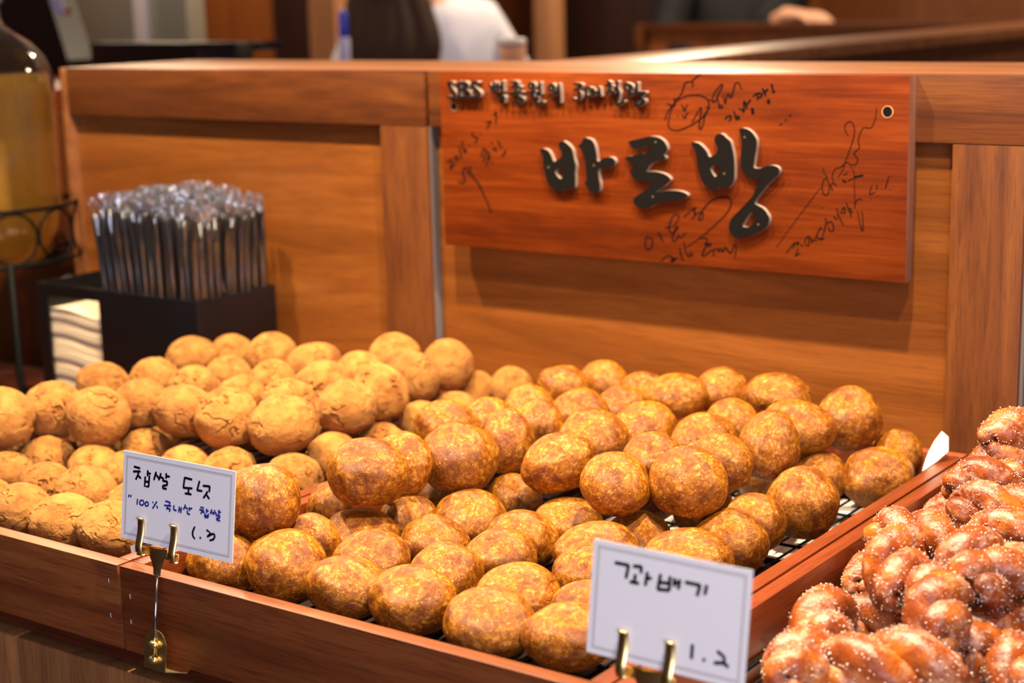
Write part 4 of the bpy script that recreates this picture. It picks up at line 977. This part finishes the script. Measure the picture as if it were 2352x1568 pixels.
c3 = on_y(95, 60, 1.40)
gd = thing('black_machine', 'tall black machine with a lavender sticker behind the glass jar', 'machine', (c3.x, c3.y, .38))
pa, pb = on_y(-160, 60, c3.y), on_y(150, 60, c3.y)
v = []
for y0 in (c3.y, c3.y+.07):
    v += [(pa.x, y0, .382), (pb.x, y0, .382), (pb.x, y0, .47), (pb.x-.09, y0, .72), (pa.x, y0, .72)]
MB().add(v, [(0, 1, 2, 3, 4), (5, 9, 8, 7, 6)]+[(i, i+5, (i+1) % 5+5, (i+1) % 5) for i in range(5)]).build('housing', M['black'], gd, False)
q = [on_y(x, y, c3.y-.0025) for x, y in ((112, 0), (140, 0), (152, 30), (132, 36))]
sx = MB().add([tuple(p) for p in q]+[(p.x, c3.y-.0004, p.z) for p in q], [(0, 1, 2, 3), (4, 7, 6, 5)]+[(i, 4+i, 4+(i+1) % 4, (i+1) % 4) for i in range(4)]).build('sticker', M['sticker'], gd, False)
q = [on_y(x, y, c3.y-.0025) for x, y in ((150, 14), (163, 18), (160, 36), (149, 36))]
MB().add([tuple(p) for p in q]+[(p.x, c3.y-.0004, p.z) for p in q], [(0, 1, 2, 3), (4, 7, 6, 5)]+[(i, 4+i, 4+(i+1) % 4, (i+1) % 4) for i in range(4)]).build('sticker', M['orange'], gd, False)
# cup and blue bottle on the counter
c4 = at(1177, 110, 3.2); c4.y = min(c4.y, 2.02)
c4 = on_y(1177, 110, 1.80); r4 = 33/FPX*(c4-CAM).dot(FW)
cu = thing('paper_cup', 'small orange-brown paper cup with pale lid beside person in white', 'cup', (c4.x, c4.y, .382))
zt4 = on_y(1177, 88, 1.80).z; zl = on_y(1177, 102, 1.80).z
MB().lathe([(r4*.72, 0), (r4*.97, zl-.382)], (c4.x, c4.y, .382), 32).build('cup_body', M['cupside'], cu)
MB().lathe([(r4*1.02, zl+.0004), (r4*1.03, zl+.004), (r4*.95, zt4-.003), (r4*.85, zt4)], (c4.x, c4.y, 0), 32).build('lid', M['lid_reflection'], cu)
c5_ = on_y(789, 60, 1.95); r5 = 13/FPX*(c5_-CAM).dot(FW)
bo = thing('blue_bottle', 'slim bottle with blue top beside the person in white', 'bottle', (c5_.x, c5_.y, .382))
zt5 = on_y(789, 22, 1.95).z; zm = on_y(789, 85, 1.95).z
MB().lathe([(r5*.9, 0), (r5, .005), (r5, zm-.384), (r5*.8, zm-.3825)], (c5_.x, c5_.y, .382), 24).build('bottle_body', M['sticker'], bo)
MB().lathe([(r5*.8, zm), (r5*.85, zm+.002), (r5*.8, zt5-.01), (r5*.4, zt5)], (c5_.x, c5_.y, 0), 24).build('blue_top', M['blueplastic'], bo)

# ------------------------------------------------------------------ people
def skin_mesh(name, chains, mt, parent, sub=2, shrink=0):
    """chains of (point, radius); points shared by position are welded into one surface"""
    V = []; Rr = []; E = []; idx = {}
    def vid(p, r):
        k = tuple(round(c, 4) for c in p)
        if k not in idx: idx[k] = len(V); V.append(p); Rr.append(r)
        return idx[k]
    for ch in chains:
        ids = [vid(p, r) for p, r in ch]
        E += list(zip(ids[:-1], ids[1:]))
    me = bpy.data.meshes.new('t'); me.from_pydata(V, E, []); o = bpy.data.objects.new('t', me); COL.objects.link(o)
    o.modifiers.new('s', 'SKIN'); sv = me.skin_vertices[0].data
    for k, r in enumerate(Rr): sv[k].radius = r if hasattr(r, '__len__') else (r, r); sv[k].use_root = (k == 0)
    o.modifiers.new('d', 'SUBSURF').levels = sub
    dg = bpy.context.evaluated_depsgraph_get(); m2 = bpy.data.meshes.new_from_object(o.evaluated_get(dg)); bpy.data.objects.remove(o)
    m2.materials.clear(); m2.materials.append(mt); m2.shade_smooth(); m2.name = name
    r = bpy.data.objects.new(name, m2); COL.objects.link(r)
    if parent is not None: r.parent = parent
    return r
def hand(wr, d, n_, side, s=1.0):
    """finger chains from a wrist point: d along the hand, n_ out of the back of the hand, side towards the thumb"""
    wr, d, n_, side = Vector(wr), Vector(d).normalized(), Vector(n_).normalized(), Vector(side).normalized()
    pm = wr+d*.05*s; out = [[(tuple(wr), .026*s), (tuple(pm), (.034*s, .022*s))]]
    for off, ln in ((.028, .070), (.009, .080), (-.010, .074), (-.028, .058)):
        k = pm+d*.04*s+side*off*s
        out.append([(tuple(pm), (.034*s, .022*s)), (tuple(k), .011*s), (tuple(k+d*ln*.5*s-n_*.008*s), .0095*s), (tuple(k+d*ln*.8*s-n_*.024*s), .0085*s), (tuple(k+d*ln*s-n_*.038*s), .0075*s)])
    b = wr+d*.03*s; t1 = b+side*.036*s+d*.015*s
    out.append([(tuple(wr), .026*s), (tuple(t1), .0125*s), (tuple(t1+side*.016*s+d*.03*s), .0105*s), (tuple(t1+side*.018*s+d*.055*s-n_*.008*s), .009*s)])
    return out
def person(label, loc, rz, shirt, hair_long, armL, armR, bottoms, lean=0.0, hx=0.0, big=1.0):
    root = bpy.data.objects.new('person', None); COL.objects.link(root); root.location = loc; root.rotation_euler = (0, 0, rz); tag(root, label, 'person'); root['_o'] = (0., 0., 0.)
    L_ = lambda x, y, z: (x+hx*max(0, min(1, (z-1.40)/.12)), y+lean*max(0, z-.9), z)
    hip, wst, chs, nkb, nk, hd_, top = L_(0, 0, .93), L_(0, .01, 1.08), L_(0, .0, 1.27), L_(0, -.005, 1.40), L_(0, .005, 1.47), L_(0, .02, 1.56), L_(0, .015, 1.64)
    ch = [[(hip, (.155, .115)), (wst, (.125, .095)), (chs, (.150, .105)), (nkb, (.085, .065)), (nk, .050), (hd_, (.072, .088)), (top, (.055, .07))]]
    arms = []
    for s, arm in ((-1, armL), (1, armR)):
        sh = L_(s*.165, 0, 1.365); arms.append([(chs, (.150, .105)), (sh, .056), (arm[0], .043), (arm[1], .028)])
        d = Vector(arm[1])-Vector(arm[0]); side = Vector((-s, .4, 0)); n_ = Vector(arm[2]) if len(arm) > 2 else Vector((s, 0, 0))
        side = d.normalized().cross(n_).normalized()*(1 if s > 0 else -1)
        arms += hand(arm[1], d if len(arm) < 4 else arm[3], n_, side, .95)
    legs = [[(hip, (.155, .115)), ((s*.085, .0, .86), .088), ((s*.095, .02, .48), .056), ((s*.10, -.01, .09), .040), ((s*.105, .10, .035), (.042, .03)), ((s*.108, .17, .028), .026)] for s in (-1, 1)]
    body = skin_mesh('body', ch+arms+legs, M['skin'], root); body['_o'] = (0., 0., 0.)
    # face
    for s in (-1, 1):
        e = MB(); e.lathe([(.001, -.012), (.010, -.006), (.012, 0), (.010, .006), (.001, .012)], L_(s*.030, .098, 1.575), 12); e.build('eye', M['ink'], root)
        e = MB(); e.lathe([(.002, -.03), (.012, -.018), (.016, 0), (.014, .02), (.002, .03)], L_(s*.078, .01, 1.565), 12); e.build('ear', M['skin'], root)
    MB().tube([L_(0, .098, 1.585), L_(0, .112, 1.555), L_(0, .118, 1.54)], [.007, .010, .012], 10).build('nose', M['skin'], root)
    MB().tube([L_(-.022, .098, 1.508), L_(0, .106, 1.506), L_(.022, .098, 1.508)], [.004, .007, .004], 8).build('mouth', M['cupside'], root)
    # clothes
    g = 1.0; sch = [[(L_(0, 0, .86), (.185, .145)), (wst, (.165, .125)), (chs, (.178, .132)), (L_(0, -.005, 1.385), (.125, .095)), (L_(0, 0, 1.425), (.072, .066))]]
    for s, arm in ((-1, armL), (1, armR)):
        sh = L_(s*.165, 0, 1.362); a0, a1 = Vector(arm[0]), Vector(arm[1])
        sch.append([(chs, (.178, .132)), (sh, .078), (tuple(a0), .064), (tuple(a0.lerp(a1, .95)), .044)])
    skin_mesh('shirt', sch, shirt, root)
    tch = [[(L_(0, 0, .97), (.168, .128)), ((0, 0, .90), (.170, .130))]]+[[((0, 0, .90), (.170, .130)), ((s*.088, .0, .80), .103), ((s*.096, .02, .48), .078), ((s*.10, -.008, .12), .066)] for s in (-1, 1)]
    skin_mesh('trousers', tch, bottoms, root)
    # hair
    hc_ = [[(L_(0, -.010, 1.66), (.066, .080)), (L_(0, -.030, 1.60), (.090, .086)), (L_(0, -.050, 1.53), (.088, .066))]]
    if hair_long:
        for dx, r0, zz in ((-.055, .052, 1.10), (-.02, .060, 1.06), (.02, .060, 1.08), (.055, .052, 1.14)):
            hc_.append([(L_(0, -.050, 1.53), (.088, .066)), ((dx*1.1+hx, -.085, 1.42), r0), ((dx*1.5+hx*1.1+.014, -.125, 1.31), r0*1.05), ((dx*1.3+hx*1.15-.014, -.135, 1.21), r0*.95), ((dx*1.4+hx*1.2, -.125, zz), r0*.35)])
    skin_mesh('hair', hc_, M['hair'], root)
    root.scale = (big,)*3
    return root
w0 = at(985, 60, 4.35)
person('person in a white shirt with long dark hair, seen from behind', (w0.x, w0.y, ZF), math.radians(52), M['shirt'], True,
       ((-.245, .05, 1.13), (-.20, .25, 1.05)), ((.27, -.02, 1.10), (.22, .18, .98)), M['trousers'], 0, -.125)
k0 = at(1722, 30, 5.05); yk = yb+.30
k0 = on_y(1715, 30, yk)
hh = on_y(1835, 46, yb+.035)
rz = math.radians(180+30)
def loc_of(pw): 
    q = Matrix.Rotation(-rz, 3, 'Z') @ (Vector(pw)-Vector((k0.x, k0.y, ZF))); return tuple(q/1.13)
fw_l = Matrix.Rotation(-rz, 3, 'Z') @ Vector((1, -.15, 0))
hw = Vector((hh.x, hh.y, zt+.022)) - Vector((.07, -.01, 0))
person('person in black clothes resting a hand on the booth partition', (k0.x, k0.y, ZF), rz, M['blackcloth'], False,
       (loc_of((k0.x+.10, k0.y-.12, .40)), loc_of(hw), (0, 0, 1), tuple(fw_l)), ((.245, .08, 1.12), (.10, .22, 1.06)), M['blackcloth'], big=1.13)
for o in bpy.data.objects:
    if '_o' in o: del o['_o']
